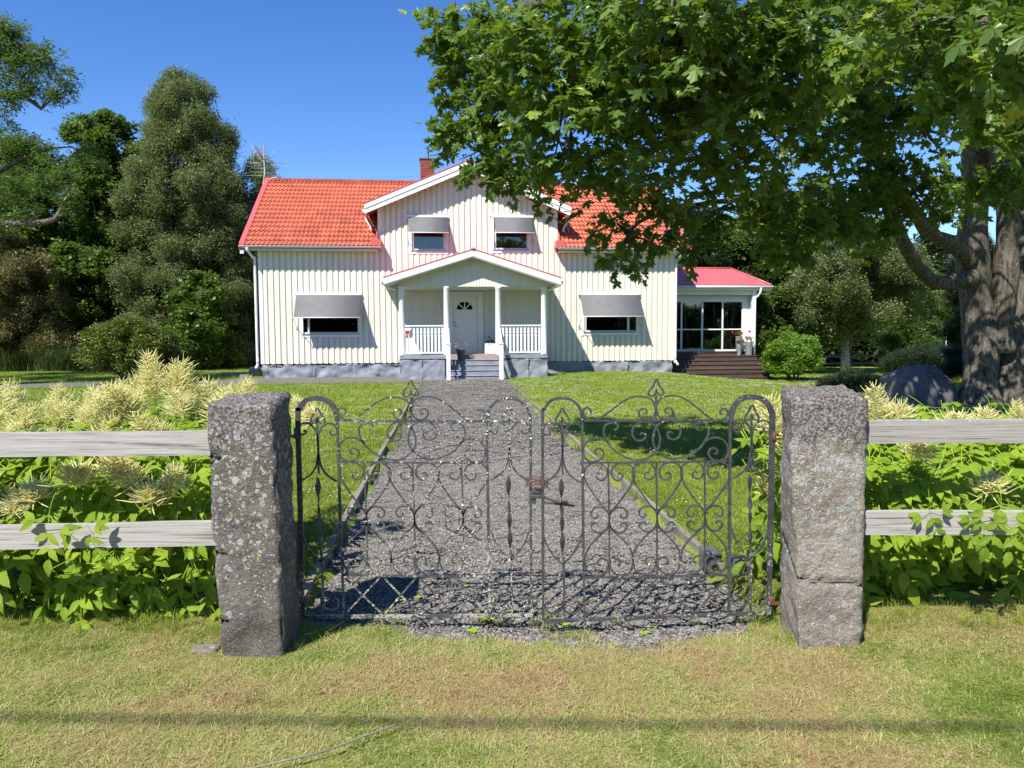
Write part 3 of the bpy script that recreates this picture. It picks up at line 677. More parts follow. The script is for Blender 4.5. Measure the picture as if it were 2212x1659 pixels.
# porch
def rb(*a, **k): return rough_block(*a, **k)
for u0, u1, sd in ((4.93, 5.68, 3), (5.68, 6.46, 4), (8.30, 9.19, 5), (9.19, 9.86, 6)):
    rb('porch_stone', u0-(.04 if sd in (4, 6) else 0), u1+(.03 if sd in (3, 5) else 0), -2.12-.012*(sd % 2), -.1, -.15, .80, M_found, H, .05, sd, .05)
for u0, u1 in ((4.96, 6.47), (8.29, 9.83)): onebox('porch_floor', M_found, H, u0, u1, -2.06, -.03, .80, .925, bev=.015)
onebox('porch_floor', M_pinkstone, H, 6.475, 8.285, -1.06, -.03, .60, .93)
steps = [(.926, .757), (.757, .591), (.591, .426), (.426, .263), (.263, -.02)]
for k, (zt, zb) in enumerate(steps[1:]):
    v0 = -1.06-.27*(k+1); b = MB(); b.box(6.475, 8.285, v0, -1.0, zb-.1, zt-.035, bev=.01); b.box(6.475, 8.285, v0-.025, -1.0, zt-.034, zt, bev=.012); b.build('step', M_found if k not in (1, 2) else M_found, H)
def baluster_mesh():
    h = .80; poly = [(.043, 0), (.043, .015), (.034, .03), (.034, .50), (.043, .52), (.043, .545), (.018, .58), (.043, .615), (.043, .64), (.034, .66), (.034, h)]
    poly = [(x, z) for x, z in poly]+[(-x, z) for x, z in poly[::-1]]
    b = MB(); b.prism(poly, -.012, .012); return b.mesh('baluster', M_white)
BMm = baluster_mesh()
for u0, u1 in ((5.14, 6.42), (8.29, 9.63)):
    Rl = bpy.data.objects.new('railing', None); COL.objects.link(Rl); Rl.parent = H; Rl.location = (u0, -1.99, 0)
    L = u1-u0; onebox('handrail', M_white, Rl, 0, L, -.045, .045, 1.865, 1.915, bev=.008); onebox('bottom_rail', M_white, Rl, 0, L, -.02, .03, .985, 1.03); onebox('top_rail', M_white, Rl, 0, L, .013, .04, 1.80, 1.86)
    n = int(round(L/.117)); 
    for i in range(n): link('baluster', BMm, Rl, ((i+.5)*L/n, 0, 1.03), scl=(1, 1, 1.03))
for uc in (5.045, 6.50, 8.20, 9.725):
    b = MB(); b.lathe([(.105, .925 if uc in (5.045, 9.725) else .925), (.105, .96), (.097, .98), (.092, 3.1), (.105, 3.12), (.105, 3.17)], (uc, -1.97, 0), 20); b.build('column', M_white, H)
for uc in (6.52, 8.215):
    b = MB(); b.box(uc-.065, uc+.065, -2.82, -2.69, .03, 1.28, bev=.008); b.box(uc-.085, uc+.085, -2.84, -2.67, 1.28, 1.32, bev=.01); b.build('newel_post', M_white, H)
    b = MB(); b.hexa([(uc-.05, -2.72, 1.10), (uc+.05, -2.72, 1.10), (uc+.05, -2.0, 1.62), (uc-.05, -2.0, 1.62)], [(uc-.05, -2.72, 1.31), (uc+.05, -2.72, 1.31), (uc+.05, -2.0, 1.83), (uc-.05, -2.0, 1.83)])
    b.hexa([(uc-.02, -2.72, .45), (uc+.02, -2.72, .45), (uc+.02, -2.06, .95), (uc-.02, -2.06, .95)], [(uc-.02, -2.72, .55), (uc+.02, -2.72, .55), (uc+.02, -2.06, 1.05), (uc-.02, -2.06, 1.05)]); b.build('stair_rail', M_white, H)
pz = lambda u: 4.33-.316*abs(u-7.37)
PV = -2.42
for a, c in ((4.50, 7.37), (7.37, 10.24)):
    slab((a, c), pz, PV+.03, -.0, -.09, .0, M_redmetal, 'porch_roof')
    slab((a+.01, c-.01), pz, PV+.04, -.02, -.14, -.095, M_creamp, 'soffit')
    slab((a, c), pz, PV-.02, PV+.025, -.21, -.005, M_white, 'barge_board')
    slab((a, c), pz, PV-.0, PV+.045, -.245, -.212, M_white, 'barge_board')
    slab((a-.02 if a < 5 else a, c if a < 5 else c+.02), pz, PV-.035, PV+.02, .002, .03, M_redmetal, 'roof_edging')
b = MB(); b.lathe([(.09, 0), (.07, .04), (.0, .06)], (7.37, PV+.02, 4.33), 10); b.tube([(7.37, PV-.02, 4.35), (7.37, 0, 4.35)], .05, 8); b.build('ridge_capping', M_redmetal, H)
n = 48; a0, a1 = 4.955, 9.82; w = (a1-a0)/n
for i in range(n):
    u = a0+w*(i+.5); board(u, w-.007, 3.175, 0, pz(u-w/2)-.145, pz(u+w/2)-.145, y=-1.975, yb=-1.95)
b = MB(); b.prism([(a0, 3.18), (a1, 3.18), (a1, pz(a1)-.15), (7.37, pz(7.37)-.15), (a0, pz(a0)-.15)], -1.949, -1.91); b.build('pediment_wall', M_creamp, H)
for i in range(41):           # ceiling boards, running in depth
    u = 4.96+.1187*(i+.5)
    if u < 9.82: onebox('ceiling_board', M_white, H, u-.054, u+.054, -1.90, -.005, 3.165, 3.185)
for s, t in ((-1, 4.46), (1, 10.28)):
    b = MB(); b.tube([(t, PV+.1, pz(t)-.1), (t-s*0, -.05, pz(t)-.13)], .045, 8); b.tube(smooth_path([(t, PV+.15, pz(t)-.13), (t-s*.03, PV+.22, pz(t)-.2), (t-s*.4, -1.99, 3.05)], 3), .028, 8); b.build('gutter', M_white, H)
    u_ = a0 if s < 0 else a1
    b = MB(); b.box(min(u_, u_-s*.03), max(u_, u_-s*.03), -1.9, 0, 3.18, pz(u_)-.15); b.build('side_fascia', M_creamp, H)
# door
D = bpy.data.objects.new('door', None); COL.objects.link(D); D.parent = H; D.location = (6.72, 0, .93)
b = MB(); b.box(-.07, .03, -.04, .02, 0, 2.06); b.box(.94, 1.12, -.04, .02, 0, 2.06); b.box(-.12, 1.15, -.05, .02, 2.06, 2.19); b.build('casing', M_door, D)
b = MB(); cxn, czn, rr_ = .47, 1.56, .295
arc = [(cxn+rr_*math.cos(t), czn+rr_*math.sin(t)) for t in np.linspace(0, PI, 13)]
b.box(.032, .938, .03, .075, .01, czn-.0)     # leaf below the fanlight
left = [(.032, czn)]+[(.032, 2.05)]+[(cxn, 2.05)]+arc[6:][::1]
right = [(cxn, 2.05), (.938, 2.05), (.938, czn)]+arc[:7]
b.prism(left[::-1], .03, .075); b.prism(right[::-1], .03, .075); b.build('leaf', M_door, D)
b = MB(); ro = rr_+.035; outer = [(cxn+ro*math.cos(t), czn-.01+ro*math.sin(t)) for t in np.linspace(0, PI, 13)]; innr = [(cxn+(rr_-.01)*math.cos(t), czn+(rr_-.01)*math.sin(t)) for t in np.linspace(0, PI, 13)]
for i in range(12): b.prism([outer[i], outer[i+1], innr[i+1], innr[i]], .014, .031)
b.box(cxn-ro, cxn+ro, .014, .031, czn-.035, czn)
for t in (PI*.25, PI*.5, PI*.75):
    d = Vector((math.cos(t), 0, math.sin(t))); nrm = Vector((-d.z, 0, d.x))*.016; o_ = Vector((cxn, .018, czn)); e = o_+d*rr_
    b.prism([((o_+nrm).x, (o_+nrm).z), ((e+nrm).x, (e+nrm).z), ((e-nrm).x, (e-nrm).z), ((o_-nrm).x, (o_-nrm).z)], .016, .033)
b.build('fanlight_frame', M_white, D)
b = MB(); b.prism(([(cxn, czn)]+arc)[::-1], .045, .052); b.build('fanlight_pane', M_glass, D)
b = MB(); b.lathe([(.025, 0), (.025, .012)], (0, 0, 0), 10); lk = b.build('lock', M_blackm, D, loc=(.095, .03, 1.10), rot=(R_(90), 0, 0))
b = MB(); b.tube([(.09, .03, 1.0), (.09, -.02, 1.0), (.11, -.035, 1.0), (.2, -.035, 1.0)], .011, 8); b.build('handle', M_blackm, D)
for z in (.35, 1.75): b = MB(); b.tube([(.945, .02, z-.06), (.945, .02, z+.06)], .014, 8); b.build('hinge', M_steel, D)
for u in (6.28, 8.10):
    b = MB(); b.box(u-.03, u-.008, -.09, -.016, 2.44, 2.68, bev=.004); b.box(u+.008, u+.03, -.09, -.016, 2.44, 2.68, bev=.004); b.box(u-.03, u+.03, -.03, -.015, 2.47, 2.65); b.build('wall_lamp', M_white, H)
# small red and white notice fixed at the left railing
t = MB(); t.box(5.13, 5.30, -2.075, -2.05, 1.60, 1.83); nb = t.build('notice_box', M_white, H); t = MB(); t.box(5.15, 5.285, -2.079, -2.0755, 1.62, 1.74); t.build('notice_label', M_redbox, nb)
# upstairs things behind the glass
for u, z in ((6.15, 4.60), (9.12, 4.64)):
    L = thing('table_lamp', 'small white shaded table lamp behind the '+('left' if u < 7 else 'right')+' upstairs window', 'lamp', (HO[0]+u*UX[0]+.4*VX[0], HO[1]+u*UX[1]+.4*VX[1], z), PSI, 'lamps standing in the upstairs windows')
    b = MB(); b.lathe([(.12, .36), (.085, .54)], (0, 0, 0), 16); b.build('lamp_shade', M_white, L); b = MB(); b.lathe([(.06, -.02), (.06, 0), (.01, .02), (.01, .36)], (0, 0, 0), 10); b.build('stand', M_steel, L)
for i, (u, s, lb) in enumerate(((5.82, 1.0, 'tall white flower pot on the sill of the left upstairs window'), (8.62, 1.1, 'larger white flower pot on the sill of the right upstairs window'), (8.92, .75, 'smaller white flower pot on the sill of the right upstairs window'))):
    b = MB(); b.lathe([(.055*s, 0), (.085*s, .26*s), (.09*s, .26*s), (.09*s, .28*s), (.07*s, .28*s)], (0, 0, 0), 14)
    o = b.build('flower_pot', M_white, None, loc=(HO[0]+u*UX[0]+.22*VX[0], HO[1]+u*UX[1]+.22*VX[1], 4.60 if u < 7 else 4.64)); tag(o, lb, 'flower pot', 'white pots in the upstairs windows')
# antenna
A = thing('tv_antenna', 'rooftop television antenna with two stacked aerials on a thin mast', 'antenna', (HO[0]+(-.42)*UX[0]+4.0*VX[0], HO[1]+(-.42)*UX[1]+4.0*VX[1], 0), PSI)
b = MB(); b.tube([(0, 0, 6.6), (0, 0, 9.05)], .022, 8); b.build('mast', M_steel, A)
b = MB(); b.tube([(-.18, -.5, 8.86), (-.02, .35, 8.50)], .016, 6)
for i in range(11):
    t = i/10; c = Vector((-.18+.16*t, -.5+.85*t, 8.86-.36*t)); 
    for s in (-1, 1): b.tube([c, c+Vector((s*(.26-.05*t), -.02, .07))], .007, 4); b.tube([c, c+Vector((s*(.24-.05*t), -.02, -.05))], .007, 4)
b.build('upper_aerial', M_steel, A)
b = MB(); b.tube([(-.35, -.3, 8.30), (.38, .3, 8.22)], .014, 6)
for k, (z, L) in enumerate(((8.42, .80), (8.28, .55), (8.20, .72), (8.12, .5), (7.96, .55), (7.80, .80))): b.tube([(-L+.05, -.1*k+.2, z+.02), (L, -.1*k+.2, z-.02)], .007, 4)
b.tube([(.38, 0, 8.55), (.38, 0, 8.9)], .008, 4); b.tube([(-.38, 0, 8.1), (-.38, 0, 8.95)], .008, 4); b.tube([(.36, 0, 7.98), (.36, 0, 8.35)], .008, 4)
b.build('lower_aerial', M_steel, A)
b = MB(); b.tube(smooth_path([(0, -.03, 8.45), (.03, -.03, 8.1), (-.03, -.03, 7.7), (-.08, -.03, 7.35), (.02, -.03, 7.25), (.1, -.05, 7.4), (.2, -.1, 7.72), (.5, -.15, 7.78)], 5), .012, 6); b.build('cable', M_white, A)
# ------------------------------------------------------------------ sunroom and deck stairs
S = thing('sunroom', 'glazed white sunroom with crimson hipped sheet roof on the right end of the house', 'sunroom', (HO[0], HO[1], 0), PSI)
GV = 2.4
b = MB(); b.box(14.87, 18.54, GV-.02, GV+.1, 2.91, 3.12); b.box(18.54, 18.72, GV-.02, GV+.1, .88, 3.12); b.box(18.80, 18.96, GV-.35, GV-.19, .69, 3.30); b.box(14.87, 18.96, GV-.3, GV-.2, 3.12, 3.30); b.box(18.86, 18.96, GV-.19, 6.2, .3, 1.0)
b.box(18.86, 18.96, GV-.19, GV+.1, .9, 3.3); b.box(18.72, 18.86, GV-.0, GV+.1, .9, 3.12)
for v in (3.4, 4.6, 6.1): b.box(18.86, 18.96, v, v+.1, 1.0, 3.3)
b.box(14.87, 18.96, 6.2, 6.3, .3, 1.0); b.box(14.87, 18.96, 6.2, 6.3, 2.95, 3.3)
for u in (15.0, 16.2, 17.5, 18.85): b.box(u, u+.1, 6.2, 6.3, 1.0, 2.95)
b.build('frame_wall', M_white, S)
u = 14.95
while u < 18.9: onebox('board', M_cream, S, u, u+.15, GV-.22, GV-.20, 3.13, 3.30); u += .19
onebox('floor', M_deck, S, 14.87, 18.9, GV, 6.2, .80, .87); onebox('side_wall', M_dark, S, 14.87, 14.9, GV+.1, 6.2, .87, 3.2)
xm = [14.90, 15.99, 16.85, 17.70, 18.54]
for i in range(4):
    a, c = xm[i], xm[i+1]; G = bpy.data.objects.new('glass_door', None); COL.objects.link(G); G.parent = S; G.location = (a, GV+.01*(i % 2), .88); L = c-a
    b = MB(); b.box(0, .035, -.02, .03, 0, 2.03); b.box(L-.035, L, -.02, .03, 0, 2.03); b.box(.035, L-.035, -.02, .03, 0, .07); b.box(.035, L-.035, -.02, .03, 1.98, 2.03); b.box(.035, L-.035, -.02, .03, .855, .905); b.build('frame', M_white, G)
    onebox('pane', M_glass, G, .035, L-.035, .0, .006, .07, .855); onebox('pane', M_glass, G, .035, L-.035, .0, .006, .905, 1.98)
for (a, c) in ((15.1, 16.2), (16.3, 17.5), (17.6, 18.85)): onebox('rear_pane', M_glass, S, a, c, 6.24, 6.246, 1.0, 2.95)
# sheet roof with tile relief
def sroof(name, corners, mat, tile=True):
    """corners: eave0, eave1, ridge1, ridge0"""
    e0, e1, r1, r0_ = [Vector(c) for c in corners]; n = ((e1-e0).cross(r0_-e0)).normalized()
    if n.z < 0: n = -n
    nu = 90; rows = 7; V = []; Fs = []
    for j in range(rows*3+1):
        t = j/(rows*3); saw = (.018 if j % 3 == 0 and j else 0)
        for i in range(nu+1):
            s = i/nu; p = (e0.lerp(e1, s)).lerp(r0_.lerp(r1, s), t); uu_ = p.x if abs(e1.x-e0.x) > abs(e1.y-e0.y) else p.y
            V.append(p+n*(.018*abs(math.sin(PI*uu_/.19))+.02*(1-(j % 3)/3)))
    for j in range(rows*3):
        for i in range(nu): Fs.append((j*(nu+1)+i, j*(nu+1)+i+1, (j+1)*(nu+1)+i+1, (j+1)*(nu+1)+i))
    return link(name, np_mesh(name, V, Fs, mat, False), S)
ez = 3.47; E0 = (14.86, 1.9, ez); E1 = (19.5, 1.9, ez); R1 = (18.70, 4.0, 4.31); R0 = (14.86, 4.0, 4.31); B1 = (19.5, 6.5, ez); B0 = (14.86, 6.5, ez)
sroof('roof_sheet', (E0, E1, R1, R0), M_crimson); sroof('roof_sheet', (E1, B1, (18.71, 4.01, 4.31), R1), M_crimson); sroof('roof_sheet', (B0, B1, R1, R0), M_crimson)
b = MB(); b.tube([(14.86, 4.0, 4.34), (18.72, 4.0, 4.34)], .055, 8); b.build('ridge_capping', M_crimson, S)
b = MB(); b.tube([(18.72, 4.0, 4.335), (19.5, 1.9, ez+.045)], .045, 8); b.tube([(18.72, 4.0, 4.335), (19.5, 6.5, ez+.045)], .045, 8); b.build('hip_capping', M_crimson, S)
b = MB(); b.box(14.87, 19.48, 1.95, 6.45, 3.30, 3.34); b.box(14.87, 19.48, 1.92, 1.95, 3.30, 3.44); b.box(19.45, 19.48, 1.95, 6.45, 3.30, 3.44); b.build('eaves', M_white, S)
b = MB(); b.tube([(14.87, 1.85, 3.43), (19.55, 1.85, 3.43)], .05, 8); b.build('gutter', M_white, S)
downpipe([(19.05, 1.85, 3.40), (19.03, 1.86, 3.22), (18.98, 1.95, 3.08), (18.90, 2.0, 3.0), (18.88, 2.0, 2.8), (18.88, 2.0, .72)], S)
ST = thing('deck_stairs', 'broad dark brown wooden stairs leading up to the sunroom', 'stairs', (HO[0], HO[1], 0), PSI)
hz = [.871, .715, .56, .405, .25, .10, -.05]
for k, z in enumerate(hz):
    v0 = 1.98-.29*k; zb = hz[k+1]-.0 if k < 6 else -.32; ue = 18.86+.0*k
    onebox('riser', M_deck, ST, 14.9, ue, v0+.02, v0+.045, zb, z-.03)
    for q in range(2 if k else 4): onebox('tread_board', M_deck, ST, 14.9, ue+.01, v0+q*.145-.01, v0+q*.145+.128, z-.028, z)
b = MB()
for k, z in enumerate(hz): b.box(18.82, 18.85, 1.98-.29*k+.03, 2.4, hz[k+1]-.03 if k < 6 else -.4, z-.03)
b.box(14.9, 18.82, .6, 2.39, -.4, .1); b.build('stringer', M_deck, ST)
def hw(u, v, z): return (HO[0]+u*UX[0]+v*VX[0], HO[1]+u*UX[1]+v*VX[1], z)
# sunroom contents
T = thing('garden_table', 'dark table standing inside the sunroom behind the glass', 'table', hw(16.1, 4.2, .87), PSI)
onebox('tabletop', M_blackm, T, -.6, .6, -.4, .4, .70, .73)
for x in (-.55, .52):
    for y in (-.35, .32): onebox('leg', M_blackm, T, x, x+.035, y, y+.035, 0, .70)
Cc = thing('folding_chair', 'white slatted chair inside the sunroom seen through the glass', 'chair', hw(17.05, 3.3, .87), PSI+.5)
onebox('seat', M_white, Cc, -.2, .2, -.2, .2, .43, .455)
for k in range(4): onebox('slat', M_white, Cc, -.2, .2, .19, .205, .55+.09*k, .60+.09*k)
for x in (-.2, .175):
    for y in (-.2, .19): onebox('leg', M_white, Cc, x, x+.025, y, y+.02, 0, .43 if y < 0 else .9)
P_ = thing('pendant_lamp', 'white cone pendant lamp hanging in the sunroom', 'lamp', hw(17.2, 3.6, 2.45), PSI)
b = MB(); b.lathe([(.16, 0), (.03, .13)], (0, 0, 0), 14); b.build('lamp_shade', M_white, P_); b = MB(); b.tube([(0, 0, .12), (0, 0, .85)], .006, 5); b.build('cord', M_blackm, P_)
So = thing('armchair', 'beige blanket-draped dark armchair at the right inside the sunroom', 'armchair', hw(18.2, 3.2, .87), PSI)
onebox('seat', M_dark, So, -.4, .3, -.35, .35, .0, .42, bev=.04); onebox('backrest', M_dark, So, .12, .34, -.35, .35, .42, .85, bev=.05); onebox('blanket', simple('beige_cloth', (.45, .40, .33), None, 8, .9), So, .09, .36, -.37, .05, .40, .88, bev=.03)

# potted plants
def blossoms(parent, name, mat, pts, r):
    for (x, y, z) in pts:
        b = MB()
        for k in range(16):
            d = Vector((random.gauss(0, 1), random.gauss(0, 1), random.gauss(0, 1))).normalized(); c = Vector((x, y, z))+d*r*.7
            a = d.orthogonal().normalized()*r*.5; e = d.cross(a)
            b.add([c-a-e, c+a-e, c+a+e, c-a+e], [(0, 1, 2, 3)])
        b.build(name, mat, parent)
M_shrubleaf = leaf_mat('garden_leaves', (.06, .11, .022), (.13, .22, .04), (.22, .38, .05))
def tuft(name, parent, mat, n, r, c, L=.06, w=.025, flat=.7):
    b = MB()
    for k in range(n):
        d = Vector((random.gauss(0, 1), random.gauss(0, 1), abs(random.gauss(0, 1))*flat)).normalized(); q = Vector(c)+d*r*random.uniform(.3, 1)
        t = (d+Vector((random.uniform(-1, 1), random.uniform(-1, 1), random.uniform(-.6, .6)))*.8).normalized()*L; s = t.cross(Vector((0, 0, 1))).normalized()*w
        b.add([q, q+t*.5+s, q+t, q+t*.5-s], [(0, 1, 2, 3)])
    return b.build(name, mat, parent)
def bucket(label, u, v, z, r0_, r1_, h, fl, base=True):
    Bk = thing('potted_geranium', label, 'potted plant', hw(u, v, z), PSI, 'zinc buckets of red geraniums by the sunroom')
    b = MB(); b.lathe([(r0_, 0), (r0_*1.02, .02), (r1_, h-.02), (r1_*1.04, h), (r1_*.9, h), (r1_*.88, h-.04)], (0, 0, 0), 20); b.build('bucket', M_steel, Bk)
    tuft('foliage', Bk, M_shrubleaf, 110, r1_*1.25, (0, 0, h+.04), .06, .028)
    b = MB(); 
    for p in fl: b.tube([(p[0]*.3, p[1]*.3, h-.03), p], .005, 4)
    b.build('stem', M_shrubleaf, Bk); blossoms(Bk, 'blossom', M_flr, fl, .05)
bucket('small zinc bucket of red geraniums on the left', 18.18, 1.85, .715, .075, .105, .42, [(-.02, 0, .56)])
bucket('large zinc bucket of red geraniums by the corner post', 18.58, 1.85, .715, .125, .155, .55, [(-.12, -.05, .72), (.02, 0, .95)])
bucket('zinc bucket of red geraniums behind the two others', 18.30, 2.15, .871, .11, .14, .60, [(-.28, 0, .76), (-.10, 0, .74), (.05, -.05, .62), (.12, 0, .72)])
PP = thing('potted_plant', 'dark grey pot of silvery trailing leaves on the porch steps', 'potted plant', hw(6.98, -1.35, .591+.166), PSI)
b = MB(); b.lathe([(.10, 0), (.15, .30), (.165, .30), (.165, .35), (.14, .35)], (0, 0, 0), 20); b.build('pot', M_pot, PP)
tuft('foliage', PP, M_silver, 260, .27, (0, 0, .38), .075, .012, .6)
PB = thing('planter_box', 'white square planter of white flowers beside the front door', 'planter', hw(8.07, -.55, .93), PSI)
b = MB(); b.box(-.22, .28, -.2, .2, 0, .36, bev=.01); b.build('box', M_white, PB)
tuft('foliage', PB, M_dark, 120, .25, (.03, 0, .38), .06, .03, .35); blossoms(PB, 'blossom', M_wflow, [(-.17+.09*k, random.uniform(-.12, .1), .50+random.uniform(-.03, .05)) for k in range(6)], .035)

# ------------------------------------------------------------------ granite gate posts
def stone_post(name, label, corners_b, corners_t, mat, seed, notches=(), crack=None, flip=False):
    """corners: 4 (x,y) at base / 4 (x,y,z) at top, order front-left, front-right, back-right, back-left"""
    o_x = sum(c[0] for c in corners_b)/4; o_y = sum(c[1] for c in corners_b)/4
    zb = -.25; nz, ns = 78, 20; V = []; Fs = []; idx = {}
    cb = [Vector((c[0], c[1], zb)) for c in corners_b]; cty = [Vector(c) for c in corners_t]
    def P(i, j, k):
        key = (i, j, k)
        if key in idx: return idx[key]
        s, t, w = i/ns, j/ns, k/nz
        lo = cb[0].lerp(cb[1], s).lerp(cb[3].lerp(cb[2], s), t); hi = cty[0].lerp(cty[1], s).lerp(cty[3].lerp(cty[2], s), t); p = lo.lerp(hi, w)
        n = Vector(((i == ns)-(i == 0), (j == ns)-(j == 0), (k == nz)-(k == 0)))
        e = sum((i in (0, ns), j in (0, ns), k == nz)); n = n.normalized() if n.length else Vector((0, 0, 0))
        q = p+Vector((seed*5.3, 0, seed*2.1))
        d = mnoise.fractal(q*8, .8, 2.1, 6)*.014+mnoise.noise(q*1.8)*.008
        if e >= 2: d -= .010+abs(mnoise.noise(q*9))*.018
        if e == 1 and k == nz: d += .006*mnoise.noise(q*14)
        p = p+n*d
        if j == 0:
            for (sx, z0, hgt) in notches:
                if abs(p.z-z0-(s-.05)*.02) < hgt and s < sx: p.y += .035
            if crack and abs(p.z-(crack[0]+crack[1]*s+.012*mnoise.noise(Vector((s*7, 3, 1))))) < .0095: p.y += .022
        if i == 0 and crack and abs(p.z-(crack[0]+.17*(t)+.012*mnoise.noise(Vector((t*7, 9, 1))))) < .0095: p.x += .018
        V.append(p-Vector((o_x, o_y, 0))); idx[key] = len(V)-1; return idx[key]
    for k in range(nz):
        for i in range(ns): Fs.append((P(i, 0, k), P(i+1, 0, k), P(i+1, 0, k+1), P(i, 0, k+1))); Fs.append((P(i+1, ns, k), P(i, ns, k), P(i, ns, k+1), P(i+1, ns, k+1)))
        for j in range(ns): Fs.append((P(0, j+1, k), P(0, j, k), P(0, j, k+1), P(0, j+1, k+1))); Fs.append((P(ns, j, k), P(ns, j+1, k), P(ns, j+1, k+1), P(ns, j, k+1)))
    for i in range(ns):
        for j in range(ns): Fs.append((P(i, j, nz), P(i+1, j, nz), P(i+1, j+1, nz), P(i, j+1, nz)))
    o = link(name, np_mesh(name, V, Fs, mat, True), None, (o_x, o_y, 0)); return tag(o, label, 'stone post', 'granite posts holding the gate')
pL = stone_post('granite_post', 'dark grey granite gate post with brown moss on its head, left of the gate',
    [(-1.463, 3.62), (-1.146, 3.62), (-1.16, 3.95), (-1.44, 3.95)], [(-1.505, 3.62, 1.262), (-1.177, 3.62, 1.250), (-1.195, 3.95, 1.290), (-1.50, 3.95, 1.290)], M_gran1, 1, ((.2, .98, .012), (.18, .50, .011), (.12, .15, .01)))
pR = stone_post('granite_post', 'pinkish granite gate post with pale round lichens and a long crack, right of the gate',
    [(1.485, 3.70), (1.795, 3.70), (1.79, 4.0), (1.482, 4.01)], [(1.40, 3.70, 1.262), (1.797, 3.70, 1.265), (1.80, 4.0, 1.315), (1.46, 4.0, 1.300)], M_gran2, 2, (), (.33, -.03))

# ------------------------------------------------------------------ plank fence rails
def rail(name, parent, x0, x1, y, z0a, z1a, z0b, z1b, mat, seed, th=.04):
    n = 40; V = []; 
    for i in range(n+1):
        t = i/n; x = x0+(x1-x0)*t; a = z0a+(z0b-z0a)*t; c = z1a+(z1b-z1a)*t; w1 = .003*mnoise.noise(Vector((x*3, seed, 0))); w2 = .003*mnoise.noise(Vector((x*3, seed, 9))); yy_ = y+.004*mnoise.noise(Vector((x*1.2, seed, 4)))
        V += [(x, yy_, a+w1), (x, yy_, c+w2), (x, yy_+th, c+w2), (x, yy_+th, a+w1)]
    Fs = [(4*i+k, 4*i+4+k, 4*i+4+(k+1) % 4, 4*i+(k+1) % 4) for i in range(n) for k in range(4)]+[(0, 1, 2, 3), (4*n+3, 4*n+2, 4*n+1, 4*n)]
    return link(name, np_mesh(name, V, Fs, mat), parent)
FL = thing('plank_fence', 'two-rail weathered grey plank fence on the left of the gate', 'fence', (0, 0, 0))
rail('rail', FL, -5.6, -1.44, 3.74, .975, 1.097, .985, 1.108, M_wood, 1); rail('rail', FL, -5.6, -1.43, 3.74, .455, .58, .518, .642, M_wood, 2)
FR = thing('plank_fence', 'two-rail weathered grey plank fence with lichen on the top rail, right of the gate', 'fence', (0, 0, 0))
rail('rail', FR, 1.79, 5.6, 3.80, 1.018, 1.137, 1.002, 1.140, M_woodl, 3); rail('rail', FR, 1.79, 5.6, 3.80, .535, .660, .52, .64, M_wood, 4)

# ------------------------------------------------------------------ wrought-iron gate
def gx(p): return (p[0]-165)*.000895
def gzz(p): return (1565-(p[0]-165)*.0279-p[1])*.00089+.014
def ribbon(P, w, d, k=6, taper=0, closed=False):
    """flat bar bent in the x,z plane: w in-plane thickness, d depth along y"""
    Q = [Vector((gx(p), 0, gzz(p))) for p in P]; Q = smooth_path(Q, k) if k > 1 else Q; n = len(Q); V = []
    for i, p in enumerate(Q):
        t = (Q[min(i+1, n-1)]-Q[max(i-1, 0)]).normalized(); nn = Vector((-t.z, 0, t.x)); ww = w/2; dd = d/2
        if taper and (i < 3 or i > n-4): ww *= .75
        for a, c in ((-1, -1), (1, -1), (1, 1), (-1, 1)): V.append(p+nn*ww*a+Vector((0, dd*c, 0)))
    Fs = [(4*i+j, 4*i+(j+1) % 4, 4*i+4+(j+1) % 4, 4*i+4+j) for i in range(n-1) for j in range(4)]+[(3, 2, 1, 0), (4*n-4, 4*n-3, 4*n-2, 4*n-1)]
    return V, Fs
